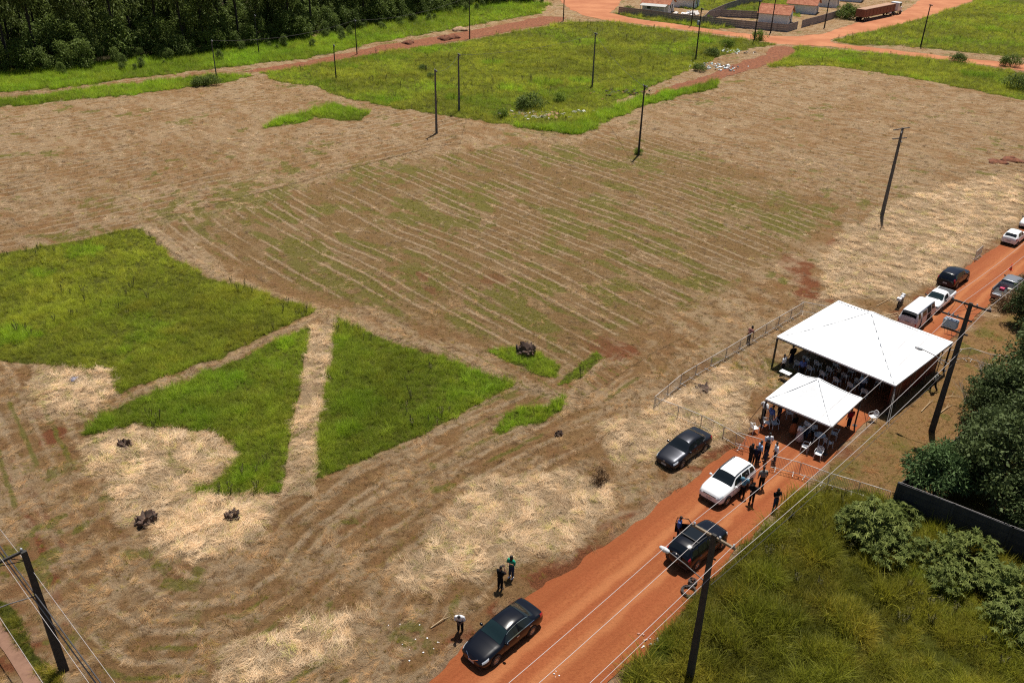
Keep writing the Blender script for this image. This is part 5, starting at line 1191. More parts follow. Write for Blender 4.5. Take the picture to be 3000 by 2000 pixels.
person((2195, 1358), .3, 'stand', 'black', 'black', 'woman in black with long hair at the left of the group', 1.66, 0, True, group=g)
person((2209, 1360), math.pi / 2, 'stand', 'navy', 'black', 'short person in navy top in front of the man in pale blue', 1.5, group=g)
person((2219, 1352), .2, 'call', 'lightblue', 'navy', 'man in pale blue shirt holding a phone to his ear', 1.72, 1, group=g)
person((2244, 1330), S_ + .2, 'fold', 'white', 'black', 'tall man in white shirt in the middle of the group', 1.82, group=g)
person((2243, 1347), math.pi - .4, 'wide', 'black', 'jeans', 'man in black shirt standing with legs apart', 1.7, group=g)
person((2268, 1354), math.pi, 'stand', 'white', 'navy', 'man in white shirt at the end of the road barrier', 1.68, group=g)
person((2234, 1228), 0.4, 'hips', 'white', 'black', 'man in white top with hands on hips outside the small tent', 1.72)
person((2254, 1247), .4, 'stand', 'blue', 'grey', 'man in blue shirt under the left post of the small tent', 1.75)
person((2278, 1238), math.pi, 'stand', 'navy', 'navy', 'man in dark navy suit under the small tent', 1.76)
person((2322, 1270), 2.2, 'stand', 'black', 'black', 'woman in long orange skirt under the small tent', 1.62, 1, True, skirt='orange')
person((2340, 1294), 1.8, 'stand', 'white', 'black', 'woman in white top and long floral skirt under the small tent', 1.62, 1, True, skirt='floral')
person((2358, 1284), -2.6, 'fold', 'white', 'jeans', 'man in pale shirt facing the woman in the floral skirt', 1.72)
person((2378, 1276), S_, 'sit', 'white', 'black', 'person in white top sitting by the plastic table', 1.6)
person((2484, 1254), 2.0, 'stand', 'red', 'navy', 'person in red shirt by the right post of the small tent', 1.7)
person((2291, 1093), 2.4, 'stand', 'white', 'black', 'man in white shirt by the left post of the large tent', 1.72)
person((2316, 1068), 2.0, 'stand', 'black', 'navy', 'person in dark clothes behind the man at the tent post', 1.78)
person((2520, 1153), .8, 'stand', 'lightblue', 'navy', 'man in pale blue shirt deep under the large tent', 1.74)
person((2452, 1120), 2.6, 'fold', 'grey', 'black', 'person in grey top standing among the chairs in the large tent', 1.7)
person((2345, 1105), 1.2, 'stand', 'blue', 'black', 'person in blue top in the shade at the front of the large tent', 1.7)
person((2731, 1146), 2.2, 'walk', 'camo', 'black', 'person in mottled grey top walking along the right side of the large tent', 1.72)
person((2191, 1005), face((2191, 1005), (2230, 990)), 'lean', 'pinkish', 'black', 'woman in pinkish top leaning on the field barrier', 1.62, 1, True)
a = ECO.matrix_basis @ Vector((.05, 1.45, 0)); person(None, math.atan2(0, 0) - .3, 'stand', 'blue', 'navy', 'man in blue shirt at the open door of the black suv', 1.74, at=a)
person((2630, 39), 0, 'stand', 'navy', 'jeans', 'person in dark clothes standing by the truck cab', 1.75)
person((2636, 38), 2, 'stand', 'black', 'black', 'second dark figure beside the truck, to the right of the first', 1.72)
# ------------------------------------------------------------------ utility poles and power lines
m = N('weathered_pole'); nz = m.noise(m.obj(), 2.0, 4); m.color(m.mix(m.ramp(nz, .3, .7), (0.085, 0.078, 0.075), (0.15, 0.14, 0.135))); m.set(Roughness=.85); m.bump(m.noise(m.obj(), 9, 3), .3, .02); M_POLE = m.mat
M_DARKPOLE = simple('dark_pole', (0.035, 0.032, 0.03), .85, var=.25); M_ARM = simple('crossarm_wood', (0.20, 0.15, 0.10), .8, var=.2)
M_INS = simple('insulator_porcelain', (0.42, 0.45, 0.50), .3); M_WIRE = simple('aluminium_wire', (0.50, 0.46, 0.45), .5, .2); M_WIRED = simple('dark_wire', (0.05, 0.05, 0.055), .6)
M_TRAFO = simple('transformer_grey', (0.36, 0.42, 0.50), .5, var=.1); M_LAMPH = simple('street_lamp_head', (0.60, 0.62, 0.64), .4)
def pole(base, h, label, mat=None, w0=.34, w1=.20, hd=0.0, arms=(), lamp=False, trafo=False, box=False, group='utility poles'):
    root = empty('utility_pole', (base.x, base.y, 0), hd, label, 'utility pole', group)
    mb = MB(); n = 8
    rows = []
    for k in range(n + 1):
        z = h * k / n; w = w0 + (w1 - w0) * k / n; t = w * .62
        rows.append([Vector((sx * t / 2, sy * w / 2, z)) for sx, sy in ((-1, -1), (1, -1), (1, 1), (-1, 1))])
    mb.grid(rows, smooth=False, close=True); mb.add(rows[-1], [(0, 1, 2, 3)])
    mb.build('shaft', mat or M_POLE, root)
    for (z, y0, y1, armmat) in arms:
        mb = MB(); mb.bar((.12, y0, z), (.12, y1, z), .10, .12); a = mb.build('crossarm', armmat, root)
        mb = MB(); L = y1 - y0
        for f_ in (.04, .5 if abs(y0 + y1) > .3 else .36, .96):
            y = y0 + L * f_; mb.lathe([(.02, 0), (.05, .02), (.035, .05), (.06, .08), (.05, .14), (.001, .16)], 8, c=(.12, y, z + .06))
        mb.build('insulators', M_INS, a)
        mb = MB(); mb.bar((.12, y0 + L * .3, z), (.1, 0, z - .55), .03); mb.bar((.12, y0 + L * .7, z), (.1, 0, z - .55), .03); mb.build('brace', M_DARKPOLE, root)
    if trafo:
        mb = MB(); mb.box((-.1, .85, h - 1.8), (.45, .95, .65)); t = mb.build('transformer', M_TRAFO, root); bv = t.modifiers.new('bevel', 'BEVEL'); bv.width = .06
        mb = MB()
        for y in (.55, .85, 1.15): mb.lathe([(.03, 0), (.06, .05), (.04, .1), (.06, .16), (.03, .28), (.001, .3)], 8, c=(-.1, y, h - 1.33))
        mb.build('bushings', M_INS, t)
        mb = MB(); mb.bar((-.05, -.4, h - 1.25), (-.05, 1.6, h - 1.25), .09, .1); mb.build('support_arm', M_DARKPOLE, root); mb = MB(); mb.bar((-.05, -.4, h - 2.3), (-.05, 1.4, h - 2.3), .09, .1); mb.build('support_arm', M_DARKPOLE, root)
        mb = MB()
        for y in (-.9, 0.1, .95): mb.tube([(.12, y, h - .1), (.25, y + .1, h - .6), (-.1, .85 + y * .3, h - 1.05)], .012, 5)
        for y in (.6, .9, 1.1): mb.tube([(-.3, y, h - 2.1), (-.35, y - .1, h - 2.6), (.1, .15, h - 2.7)], .015, 5)
        mb.build('leads', M_WIRED, root)
    if lamp:
        z = lamp; mb = MB(); mb.tube([(0, .1, z - .3), (0, 1.2, z), (0, 2.2, z + .15)], .03, 6); mb.build('lamp_arm', M_POLE, root)
        mb = MB(); mb.lathe([(.001, 0), (.10, .08), (.14, .3), (.09, .55), (.001, .62)], 10, c=(0, 2.1, z + .13), M=Matrix.Rotation(-math.pi / 2, 3, 'X')); mb.build('lamp_head', M_LAMPH, root)
    if box: mb = MB(); mb.box((.0, .45, h - 3.0), (.5, .6, .8)); mb.build('transformer', M_TRAFO, root)
    return root
PW = {}
def P2(base, top, label, hmax=None, **kw):
    b = G(*base); h = hmax or height_at(b, *top); pole(b, h, label, **kw); return b, h
ra = ROAD_H + 0.0
arm_r = (lambda h: [(h - .25, -1.05, 1.2, M_ARM)])
b2 = G(2019, 1992); h2 = 9.6
pole(b2, h2, 'tall dark pole with wooden crossarm rising beside the cable coils', M_DARKPOLE, .36, .22, ra, arm_r(h2), lamp=h2 - 2.6, group='poles along the red road')
b3 = G(2729, 1264); h3 = height_at(b3, 2838, 886)
pole(b3, h3, 'dark pole with crossarms and grey transformer beside the large tent', M_DARKPOLE, .40, .24, ra, [(h3 - .2, -1.3, 1.3, M_DARKPOLE)], lamp=h3 - 4.6, trafo=True, group='poles along the red road')
b1 = G(189, 1966); h1 = height_at(b1, 72, 1614)
fp_dir = (G(121, 2000) - G(0, 1818)).normalized(); fh = math.atan2(fp_dir.y, fp_dir.x)
pole(b1, h1, 'black pole with one-sided crossarm in the near left corner', M_DARKPOLE, .42, .24, fh + math.pi, [(h1 - .06, -.05, 2.3, M_DARKPOLE)], lamp=h1 - 2.4, group='poles along the footpath')
P2((2583, 634), (2642, 374), 'leaning grey pole with broken crossarms in the mown field', mat=M_POLE, w0=.42, w1=.24, hd=ROAD_H - .6, arms=[])
b4 = G(2583, 634); h4 = height_at(b4, 2642, 374)
o4 = empty('pole_head', (b4.x, b4.y, 0), 0); bpy.data.objects.remove(o4)
p4 = [o for o in bpy.data.objects if o.get('label', '').startswith('leaning grey pole')][0]
for (z, a_, L) in ((h4 - .1, .3, 1.5), (h4 - .35, .9, 1.3), (h4 - 1.2, .1, 1.1), (h4 - 1.4, 1.2, 1.0)):
    mb = MB(); d_ = Vector((math.cos(a_), math.sin(a_), 0)); mb.bar(Vector((0, 0, z)) - d_ * L, Vector((0, 0, z)) + d_ * L * .8, .09, .10); mb.build('crossarm', M_POLE, p4)
FARP = [((1279, 392), (1276, 205), 'thick grey pole at the near edge of the green field', .42), ((1345, 328), (1338, 158), 'grey pole standing just behind the thick one at the field edge', .40), ((1735, 255), (1744, 97), 'grey pole standing inside the far green field', .34),
        ((1870, 455), (1885, 250), 'slim grey pole with a grass tuft at its foot in the mown field', .30), ((635, 229), (617, 119), 'grey pole at the end of the green strip before the wood', .34), ((759, 158), (740, 45), 'grey pole at the edge of the wood', .32),
        ((985, 235), (978, 132), 'short grey pole at the left end of the far green field', .30), ((1046, 160), (1040, 60), 'dark pole beside the graded soil strip, nearest the wood', .30)]
farpos = {}
for ba, to, lb, w in FARP:
    b = G(*ba); h = height_at(b, *to); pole(b, h, lb, M_DARKPOLE if w < .33 else M_POLE, w, w * .6, .4, [(h - .2, -.5, .6, M_POLE)]); farpos[ba] = (b, h)
for ba, lb, kw in (((1376, 115), 'dark pole in the middle of the graded soil strip', {}), ((1650, 63), 'dark pole near the street junction at the top', {}), ((2038, 174), 'grey pole with a grey box behind the litter', dict(box=True)), ((2208, 126), 'dark pole behind the white flowered bush', {}),
                   ((2257, 98), 'dark pole before the long house wall', {}), ((2415, 81), 'dark pole at the corner of the yard wall gap', {}), ((2697, 137), 'leaning pole at the edge of the upper right field', {}), ((2025, 76), 'thin pole before the left house yard', {})):
    b = G(*ba); h = 10.2 if 'litter' in lb else (9.2 if ba[1] > 60 else 9); pole(b, h, lb, M_DARKPOLE, .32, .19, .3, [(h - .2, -.6, .6, M_DARKPOLE)], **kw); farpos[ba] = (b, h)
def wire(a, b, label, r=.012, sag=.5, mat=None, group='power lines', n=14):
    o = rope('power_line', a, b, r, mat or M_WIRE, None, sag, n); tag(o, label, 'power line', group)
dr_ = Vector((math.cos(ROAD_H), math.sin(ROAD_H), 0)); lf = Vector((-dr_.y, dr_.x, 0))
b0 = b2 - (b3 - b2) ; b5 = b3 + (b3 - b2)
pole(b5, h3, 'far roadside pole', M_DARKPOLE, .36, .22, ra, [(h3 - .2, -1.2, 1.2, M_ARM)], group='poles along the red road') if False else None
for off, nm in ((1.15, 'left'), (.35, 'middle'), (-1.0, 'right')):
    z2, z3 = h2 + 0.0, h3 + .06
    wire(b0 + lf * off + Vector((0, 0, z2)), b2 + dr_ * .12 + lf * off + Vector((0, 0, z2)), f'{nm} pale wire running over the near red road', .012, .5)
    wire(b2 + dr_ * .12 + lf * off + Vector((0, 0, z2)), b3 + dr_ * .12 + lf * off * 1.1 + Vector((0, 0, z3)), f'{nm} pale wire between the dark pole and the transformer pole', .012, .55)
    wire(b3 + dr_ * .12 + lf * off * 1.1 + Vector((0, 0, z3)), b5 + lf * off * 1.1 + Vector((0, 0, z3)), f'{nm} pale wire leading on past the transformer pole', .012, .55)
wire(b0 + lf * -.2 + Vector((0, 0, h2 - 2.4)), b2 + lf * -.2 + Vector((0, 0, h2 - 2.4)), 'low service wire over the near tall grass', .010, .4)
wire(b2 + lf * -.2 + Vector((0, 0, h2 - 2.4)), b3 + lf * -.3 + Vector((0, 0, h2 - 2.6)), 'low service wire passing the right side of the large tent', .013, .5)
wire(b2 + lf * -.25 + Vector((0, 0, h2 - 2.9)), b3 + lf * -.3 + Vector((0, 0, h2 - 3.2)), 'dark low cable below the service wire', .012, .5, M_WIRED)
aL = b1 - fp_dir * 34; bL = b1 + fp_dir * 34; pl = Vector((-fp_dir.y, fp_dir.x, 0))
if pl.x > 0: pl = -pl
for k, (off, z) in enumerate(((.9, h1 + .1), (2.15, h1 + .1), (-.1, h1 + .02 - 1.3))):
    wire(aL + pl * off + Vector((0, 0, z)), b1 + pl * off + Vector((0, 0, z)), f'{ORD[k]} wire leading away beyond the black corner pole', .010, .4)
    wire(b1 + pl * off + Vector((0, 0, z)), bL + pl * off + Vector((0, 0, z)), f'{ORD[k]} wire over the straw at the near left corner', .010, .4)
for k in range(2): wire(aL + pl * (.2 + .1 * k) + Vector((0, 0, h1 - 1.9 - .25 * k)), bL + pl * (.1 + .1 * k) + Vector((0, 0, h1 - 1.9 - .25 * k)), f'{["upper", "lower"][k]} dark cable bundle on the black corner pole', .03, .5, M_WIRED)
seq = [(635, 229), (1046, 160), (1376, 115), (1650, 63)]
for a_, b_ in zip(seq[:-1], seq[1:]):
    A, ha_ = farpos[a_]; B, hb_ = farpos[b_]; wire(A + Vector((0, 0, ha_)), B + Vector((0, 0, hb_)), f'pale wire before the wood ending at the {"dark pole beside the strip" if b_[0] == 1046 else "mid strip pole" if b_[0] == 1376 else "junction pole"}', .02, 1.2, M_POLE)
for a_, b_, lb in (((1279, 392), (1345, 328), 'short wire between the two thick field poles'), ((1345, 328), (1735, 255), 'wire over the far green field'), ((1870, 455), (1735, 255), 'wire from the slim field pole to the green field')):
    A, ha_ = farpos[a_]; B, hb_ = farpos[b_]; wire(A + Vector((0, 0, ha_ - .2)), B + Vector((0, 0, hb_ - .2)), lb, .02, .8, M_WIRED)
# ------------------------------------------------------------------ trees, shrubs, stumps
def foliage_mat(name, lo, hi, trans=.3, vs=.6, rough=.65):
    m = N(name); oi = m.n('ShaderNodeObjectInfo').outputs['Random']; g_ = m.n('ShaderNodeNewGeometry')
    isl = g_.outputs['Random Per Island']; nz = m.noise(g_.outputs['Position'], vs, 3)
    f = m.math('MULTIPLY', m.math('ADD', m.math('ADD', isl, nz), m.math('MULTIPLY', oi, .5)), .4)
    c = m.mix(f, lo, hi); m.color(c); m.set(Roughness=rough); m.b.inputs['Specular IOR Level'].default_value = .2
    tr = m.n('ShaderNodeBsdfTranslucent'); m.l(c, tr.inputs[0]); mx = m.n('ShaderNodeMixShader'); mx.inputs[0].default_value = trans
    m.l(m.b.outputs[0], mx.inputs[1]); m.l(tr.outputs[0], mx.inputs[2]); m.l(mx.outputs[0], m.t.nodes['Material Output'].inputs[0]); return m.mat
M_EUC = foliage_mat('eucalyptus_leaves', (0.045, 0.068, 0.018), (0.19, 0.24, 0.055), .35)
M_UND = foliage_mat('understorey_leaves', (0.05, 0.082, 0.020), (0.23, 0.30, 0.065), .35)
M_MANGO = foliage_mat('long_green_leaves', (0.04, 0.082, 0.030), (0.15, 0.23, 0.075), .25)
M_DARKL = foliage_mat('dark_tree_leaves', (0.030, 0.054, 0.020), (0.15, 0.19, 0.060), .2)
M_CAST = foliage_mat('castor_leaves', (0.07, 0.11, 0.025), (0.30, 0.33, 0.09), .25)
M_SHRUB = foliage_mat('bright_shrub_leaves', (0.09, 0.15, 0.02), (0.27, 0.36, 0.05), .4)
M_DRYL = foliage_mat('dry_leaves', (0.17, 0.10, 0.05), (0.36, 0.24, 0.13), .3)
M_BARK = simple('grey_brown_bark', (0.07, 0.055, 0.045), .9, var=.3, bump=.5); M_BARKD = simple('dark_bark', (0.022, 0.018, 0.016), .9, var=.3); M_TWIG = simple('pale_twigs', (0.28, 0.25, 0.22), .8)
def leaves(centres, radii, per, size, asp, seed, up=.35, droop=0.0, flat=.75):
    """leaf faces clustered round clump centres -> vertex and face lists"""
    rg = np.random.default_rng(seed); V = []; n = 0
    C = np.repeat(np.array(centres), per, 0); Rd = np.repeat(np.array(radii), per)
    N_ = len(C); d = rg.normal(size=(N_, 3)); d /= np.linalg.norm(d, axis=1)[:, None]
    rr = Rd * rg.random(N_) ** .45; P = C + d * rr[:, None] * np.array([1, 1, flat])
    a = d * .6 + rg.normal(size=(N_, 3)) * .6 + np.array([0, 0, -droop]); a /= np.linalg.norm(a, axis=1)[:, None]
    u = rg.normal(size=(N_, 3)) * .7 + np.array([0, 0, up]) + d * .3; s = np.cross(a, u); s /= np.linalg.norm(s, axis=1)[:, None] + 1e-9
    nrm = np.cross(s, a)
    L = size * rg.uniform(.6, 1.3, N_); W = L * asp
    p0 = P; p1 = P + a * (L * .5)[:, None] + s * (W * .5)[:, None] + nrm * (L * .06)[:, None]; p2 = P + a * L[:, None] - nrm * (L * .12)[:, None]; p3 = P + a * (L * .5)[:, None] - s * (W * .5)[:, None] + nrm * (L * .06)[:, None]
    V = np.stack([p0, p1, p2, p3], 1).reshape(-1, 3); F = np.arange(N_ * 4).reshape(-1, 4); return V, F
def mesh_np(name, V, F, mat):
    me = bpy.data.meshes.new(name); k = F.shape[1]
    me.vertices.add(len(V)); me.vertices.foreach_set('co', V.astype(np.float32).ravel()); me.loops.add(F.size); me.loops.foreach_set('vertex_index', F.astype(np.int32).ravel())
    me.polygons.add(len(F)); me.polygons.foreach_set('loop_start', np.arange(0, F.size, k, dtype=np.int32)); me.polygons.foreach_set('loop_total', np.full(len(F), k, np.int32)); me.materials.append(mat); me.update(calc_edges=True); return me
def tree_proto(name, h, r, nclump, per, size, asp, mat, bark, seed, crown0=.3, trunk_r=.16, droop=.2, clump_r=.28, column=False, flat=.8, lean=0):
    rs = random.Random(seed); root = empty(name, (0, 0, -500), 0)
    mb = MB(); pts = [Vector((lean * h * (k / 6) ** 1.5 + rs.uniform(-.02, .02) * h * .3, rs.uniform(-.02, .02) * h * .3, h * .92 * k / 6)) for k in range(7)]; pts[0] = Vector((0, 0, 0))
    mb.tube(pts, [trunk_r * (1 - .85 * k / 6) + .02 for k in range(7)], 7)
    cs_, rs_ = [], []
    for i in range(nclump):
        t = rs.random(); z = h * (crown0 + (1 - crown0) * t)
        rad_ = r * (math.sin(math.pi * (.12 + .80 * t)) if not column else (.55 + .45 * rs.random()) * (1 - .5 * t)); a = rs.uniform(0, 6.283); q = rad_ * rs.uniform(.35, 1.0)
        c = Vector((q * math.cos(a) + lean * h * t, q * math.sin(a), z)); cs_.append(tuple(c)); rs_.append(r * clump_r * rs.uniform(.7, 1.4))
        if i % 2 == 0:
            k = min(5, max(1, int(6 * (z / h) * .8))); b = pts[k]; mb.tube([b, b.lerp(c, .5) + Vector((0, 0, .05 * h)), c], [trunk_r * .35, trunk_r * .22, .015], 5, caps=False)
    mb.build('trunk', bark, root); V, F = leaves(cs_, rs_, per, size, asp, seed + 5, droop=droop, flat=flat); link('crown', mesh_np('crown', V, F, mat), root); return root
used = set()
def place(proto, p, rz, sc, label, cat, group=None, z=0.0, scz=None):
    if proto.name in used: o = copy_tree(proto)
    else: o = proto; used.add(proto.name)
    o.location = (p.x, p.y, z); o.rotation_euler = (0, 0, rz); o.scale = (sc, sc, scz or sc); tag(o, label, cat, group); return o
# the wood beyond the field
eucs = [tree_proto('eucalyptus_tree', 21, 3.0, 30, 55, .85, .28, M_EUC, M_BARKD, 500 + i, crown0=.22 + .12 * (i % 3), trunk_r=.24, droop=.9, clump_r=.42, column=True, flat=1.3) for i in range(4)]
unds = [tree_proto('understorey_tree', 6.5, 2.6, 26, 75, .55, .4, M_UND, M_BARKD, 520 + i, crown0=.05, trunk_r=.09, droop=.5, clump_r=.42, flat=1.0) for i in range(4)]
edge = [D(-420, 212), D(-60, 176), D(100, 166), D(200, 158), D(240, 150), D(330, 140), D(440, 130), D(560, 112), D(640, 100), D(700, 96), D(770, 74), D(860, 60), D(960, 40), D(1040, 26), D(1100, 14), D(1180, 8), D(1240, 6)]
EL = [0]
for i in range(len(edge) - 1): EL.append(EL[-1] + (edge[i + 1] - edge[i]).length)
def edge_at(s):
    for i in range(len(edge) - 1):
        if s <= EL[i + 1]: d = (edge[i + 1] - edge[i]).normalized(); return edge[i].lerp(edge[i + 1], (s - EL[i]) / (EL[i + 1] - EL[i])), d
    return edge[-1], (edge[-1] - edge[-2]).normalized()
rs = random.Random(31); s = 0; k = 0
for row, dep, stp in ((0, 5, 5.5), (1, 13, 6.5), (2, 23, 7), (3, 36, 8), (4, 52, 9)):
    s = 2 + row
    while s < EL[-1]:
        p, d = edge_at(s); nrm = Vector((-d.y, d.x, 0)); q = p + nrm * (dep + rs.uniform(-2.5, 2.5)) + d * rs.uniform(-1.5, 1.5)
        place(eucs[k % 4], q, rs.uniform(0, 6.28), rs.uniform(.85, 1.15), 'tall dark eucalyptus tree in the wood beyond the field', 'tree', 'trees of the wood'); k += 1; s += stp * rs.uniform(.8, 1.25)
for row, dep, stp in ((0, .8, 3.0), (1, 5.5, 3.6), (2, 11, 4.6), (3, 19, 5), (4, 30, 5), (5, 43, 6), (6, 58, 7)):
    s = row
    while s < EL[-1]:
        p, d = edge_at(s); nrm = Vector((-d.y, d.x, 0)); q = p + nrm * (dep + rs.uniform(-1.6, 1.6)); sc = rs.uniform(.45, 1.1) * (.8 if row == 0 else 1.15)
        place(unds[k % 4], q, rs.uniform(0, 6.28), sc, 'dark leafy undergrowth tree along the edge of the wood', 'tree', 'undergrowth of the wood'); k += 1; s += stp * rs.uniform(.7, 1.3)
for i_ in range(46):
    s = rs.uniform(0, EL[-1]); p, d = edge_at(s); nrm = Vector((-d.y, d.x, 0)); q = p - nrm * rs.uniform(1.0, 8.0)
    place(unds[i_ % 4], q, rs.uniform(0, 6.28), rs.uniform(.14, .38), 'low leafy bush on the grassy verge before the wood', 'shrub', 'bushes on the verge of the wood')
# walled lot on the right
mango = tree_proto('mango_tree', 4.2, 2.3, 46, 110, .36, .24, M_MANGO, M_BARK, 610, crown0=.35, trunk_r=.13, droop=.35, clump_r=.26)
place(mango, G(2730, 1462), .4, .95, 'rounded green tree with long drooping leaves over the dark wall corner', 'tree')
dark1 = tree_proto('broadleaf_tree', 6.2, 3.0, 60, 120, .26, .55, M_DARKL, M_BARK, 620, crown0=.2, trunk_r=.18, clump_r=.24)
place(dark1, G(2905, 1478), 1.0, 1.05, 'large dark small-leaved tree inside the walled lot', 'tree'); place(dark1, G(3040, 1380), 2.2, 1.0, 'dark tree cut by the right edge behind the wall', 'tree')
dark2 = tree_proto('dense_tree', 5.6, 2.6, 50, 120, .30, .5, M_DARKL, M_BARK, 630, crown0=.08, trunk_r=.16, clump_r=.3)
place(dark2, G(2995, 1160), .3, 1.0, 'dense dark tree at the right edge beyond the barriers', 'tree'); place(dark2, G(3060, 1050), 1.9, 1.0, 'dense dark tree half out of the picture, above the barriers', 'tree')
place(dark1, G(2870, 1260), 4.0, .55, 'low dark thicket behind the transformer pole', 'shrub'); place(dark2, G(2950, 1290), 2.6, .6, 'low dark thicket between the two dark trees', 'shrub')
place(dark1, G(2885, 1235), 1.3, .72, 'dark bush right of the leafless grey shrub', 'shrub'); place(dark2, G(2955, 1240), 5.0, .85, 'dense dark bush filling the lot behind the wall line', 'shrub'); place(dark1, G(2860, 1385), 3.1, .8, 'dark leafy tree between the round green tree and the large dark one', 'tree'); place(dark2, G(2985, 1560), .7, .8, 'dark tree leaning over the right end of the wall', 'tree'); place(dark1, G(2800, 1440), 5.5, .6, 'dark leafy bush right of the round green tree', 'shrub'); place(dark2, G(3010, 960), 3.0, .8, 'dark bush at the right edge beside the road', 'shrub')
def bare(name, p, h, n, label, seed, mat=None):
    rs = random.Random(seed); root = empty(name, (p.x, p.y, 0), 0, label, 'shrub'); mb = MB()
    mb.tube([(0, 0, 0), (.05, .03, h * .35)], [.05, .035], 6); mb.build('stem', mat or M_TWIG, root); mb = MB()
    for i in range(n):
        a = rs.uniform(0, 6.28); e = rs.uniform(.35, 1.4); L = h * rs.uniform(.35, .8); b = Vector((.04, .03, h * rs.uniform(.12, .38))); d = Vector((math.cos(a) * math.cos(e), math.sin(a) * math.cos(e), math.sin(e)))
        pts = [b, b + d * L * .5 + Vector((rs.uniform(-.1, .1), rs.uniform(-.1, .1), .05)), b + d * L]; mb.tube(pts, [.02, .013, .005], 4, caps=False)
        for j in range(4):
            q = pts[0].lerp(pts[2], rs.uniform(.35, .95)); dd = (d + Vector((rs.uniform(-.8, .8), rs.uniform(-.8, .8), rs.uniform(-.2, .6)))).normalized(); mb.tube([q, q + dd * L * .35], [.009, .003], 3, caps=False)
    mb.build('twigs', mat or M_TWIG, root); return root
bare('bare_shrub', G(2822, 1200), 2.4, 26, 'leafless grey shrub right of the transformer pole', 1); bare('bare_shrub', G(2905, 1150), 2.2, 34, 'tangle of grey twigs before the dense dark tree', 2); bare('bare_shrub', G(2870, 1105), 1.8, 22, 'small leafless shrub at the foot of the far barriers', 3); bare('bare_shrub', G(2880, 1330), 2.6, 20, 'grey twiggy shrub above the green tree', 4)
dryp = tree_proto('dry_shrub', 1.5, 1.3, 26, 80, .16, .5, M_DRYL, M_BARK, 640, crown0=.1, trunk_r=.03, clump_r=.3)
place(dryp, G(2950, 905), 0, 1.1, 'reddish brown dry shrub beside the road above the barriers', 'shrub'); place(dryp, G(2990, 850), 2, 1.0, 'brown dry shrub at the right edge below the grey pickup', 'shrub'); place(dryp, G(1757, 1412), 1, .62, 'round clump of dry brown brush on the straw', 'shrub')
# castor bean shrubs: star-shaped leaves
def castor_proto(h, r, n, seed):
    rs = random.Random(seed); root = empty('castor_shrub', (0, 0, -500), 0); mb = MB(); ml = MB()
    for i in range(n):
        a = rs.uniform(0, 6.28); q = r * math.sqrt(rs.random()); z = h * (1 - .55 * (q / r) ** 2) * rs.uniform(.55, 1.0); c = Vector((q * math.cos(a), q * math.sin(a), z))
        if i % 3 == 0: mb.tube([(q * .15 * math.cos(a), q * .15 * math.sin(a), 0), Vector((q * .5 * math.cos(a), q * .5 * math.sin(a), z * .6)), c], [.03, .02, .008], 4, caps=False)
        for j in range(3):
            cc = c + Vector((rs.gauss(0, .2), rs.gauss(0, .2), rs.gauss(0, .12))); S_z = rs.uniform(.20, .40); tilt = Euler((rs.gauss(0, .45), rs.gauss(0, .45), rs.uniform(0, 6.28))).to_matrix(); vs = [cc]; L = 8
            for t in range(2 * L):
                an = 2 * math.pi * t / (2 * L); rr = S_z * (1.0 if t % 2 == 0 else .42) * (.75 if t == 0 else 1); vs.append(cc + tilt @ Vector((rr * math.cos(an), rr * math.sin(an), -.22 * rr if t % 2 == 0 else .03)))
            ml.add(vs, [(0, 1 + t, 1 + (t + 1) % (2 * L)) for t in range(2 * L)])
    mb.build('stems', M_BARK, root); ml.build('crown', M_CAST, root); return root
ca = [castor_proto(2.4, 1.9, 105, 71), castor_proto(2.1, 1.5, 70, 72)]
place(ca[0], G(2555, 1570), .2, 1.0, 'broad shrub with star-shaped pale green leaves beside the barriers', 'shrub', 'castor shrubs in the tall grass'); place(ca[1], G(2500, 1560), 2.2, .8, 'star-leaved shrub at the left side of the broad one', 'shrub', 'castor shrubs in the tall grass'); place(ca[1], G(2590, 1640), 1.2, .8, 'star-leaved shrub in front of the broad one', 'shrub', 'castor shrubs in the tall grass')
place(ca[1], G(2825, 1650), .9, 1.0, 'star-leaved shrub against the middle of the dark wall', 'shrub', 'castor shrubs in the tall grass'); place(ca[0], G(2955, 1760), 2.9, .9, 'bluish star-leaved shrub at the right edge of the tall grass', 'shrub', 'castor shrubs in the tall grass'); place(ca[1], G(2890, 1730), 4.0, .7, 'small star-leaved shrub left of the right edge', 'shrub', 'castor shrubs in the tall grass'); place(ca[1], G(2640, 1530), 3.3, .7, 'star-leaved shrub at the left end of the dark wall', 'shrub', 'castor shrubs in the tall grass')
for i_, (px, sc, lb) in enumerate((((2960, 1850), .8, 'star-leaved shrub low at the right edge'), ((2770, 1720), .7, 'star-leaved shrub in the grass below the middle of the wall'), ((2700, 1640), .6, 'small star-leaved shrub between the two larger groups'))): place(ca[i_ % 2], G(*px), i_ * 1.7, sc, lb, 'shrub', 'castor shrubs in the tall grass')
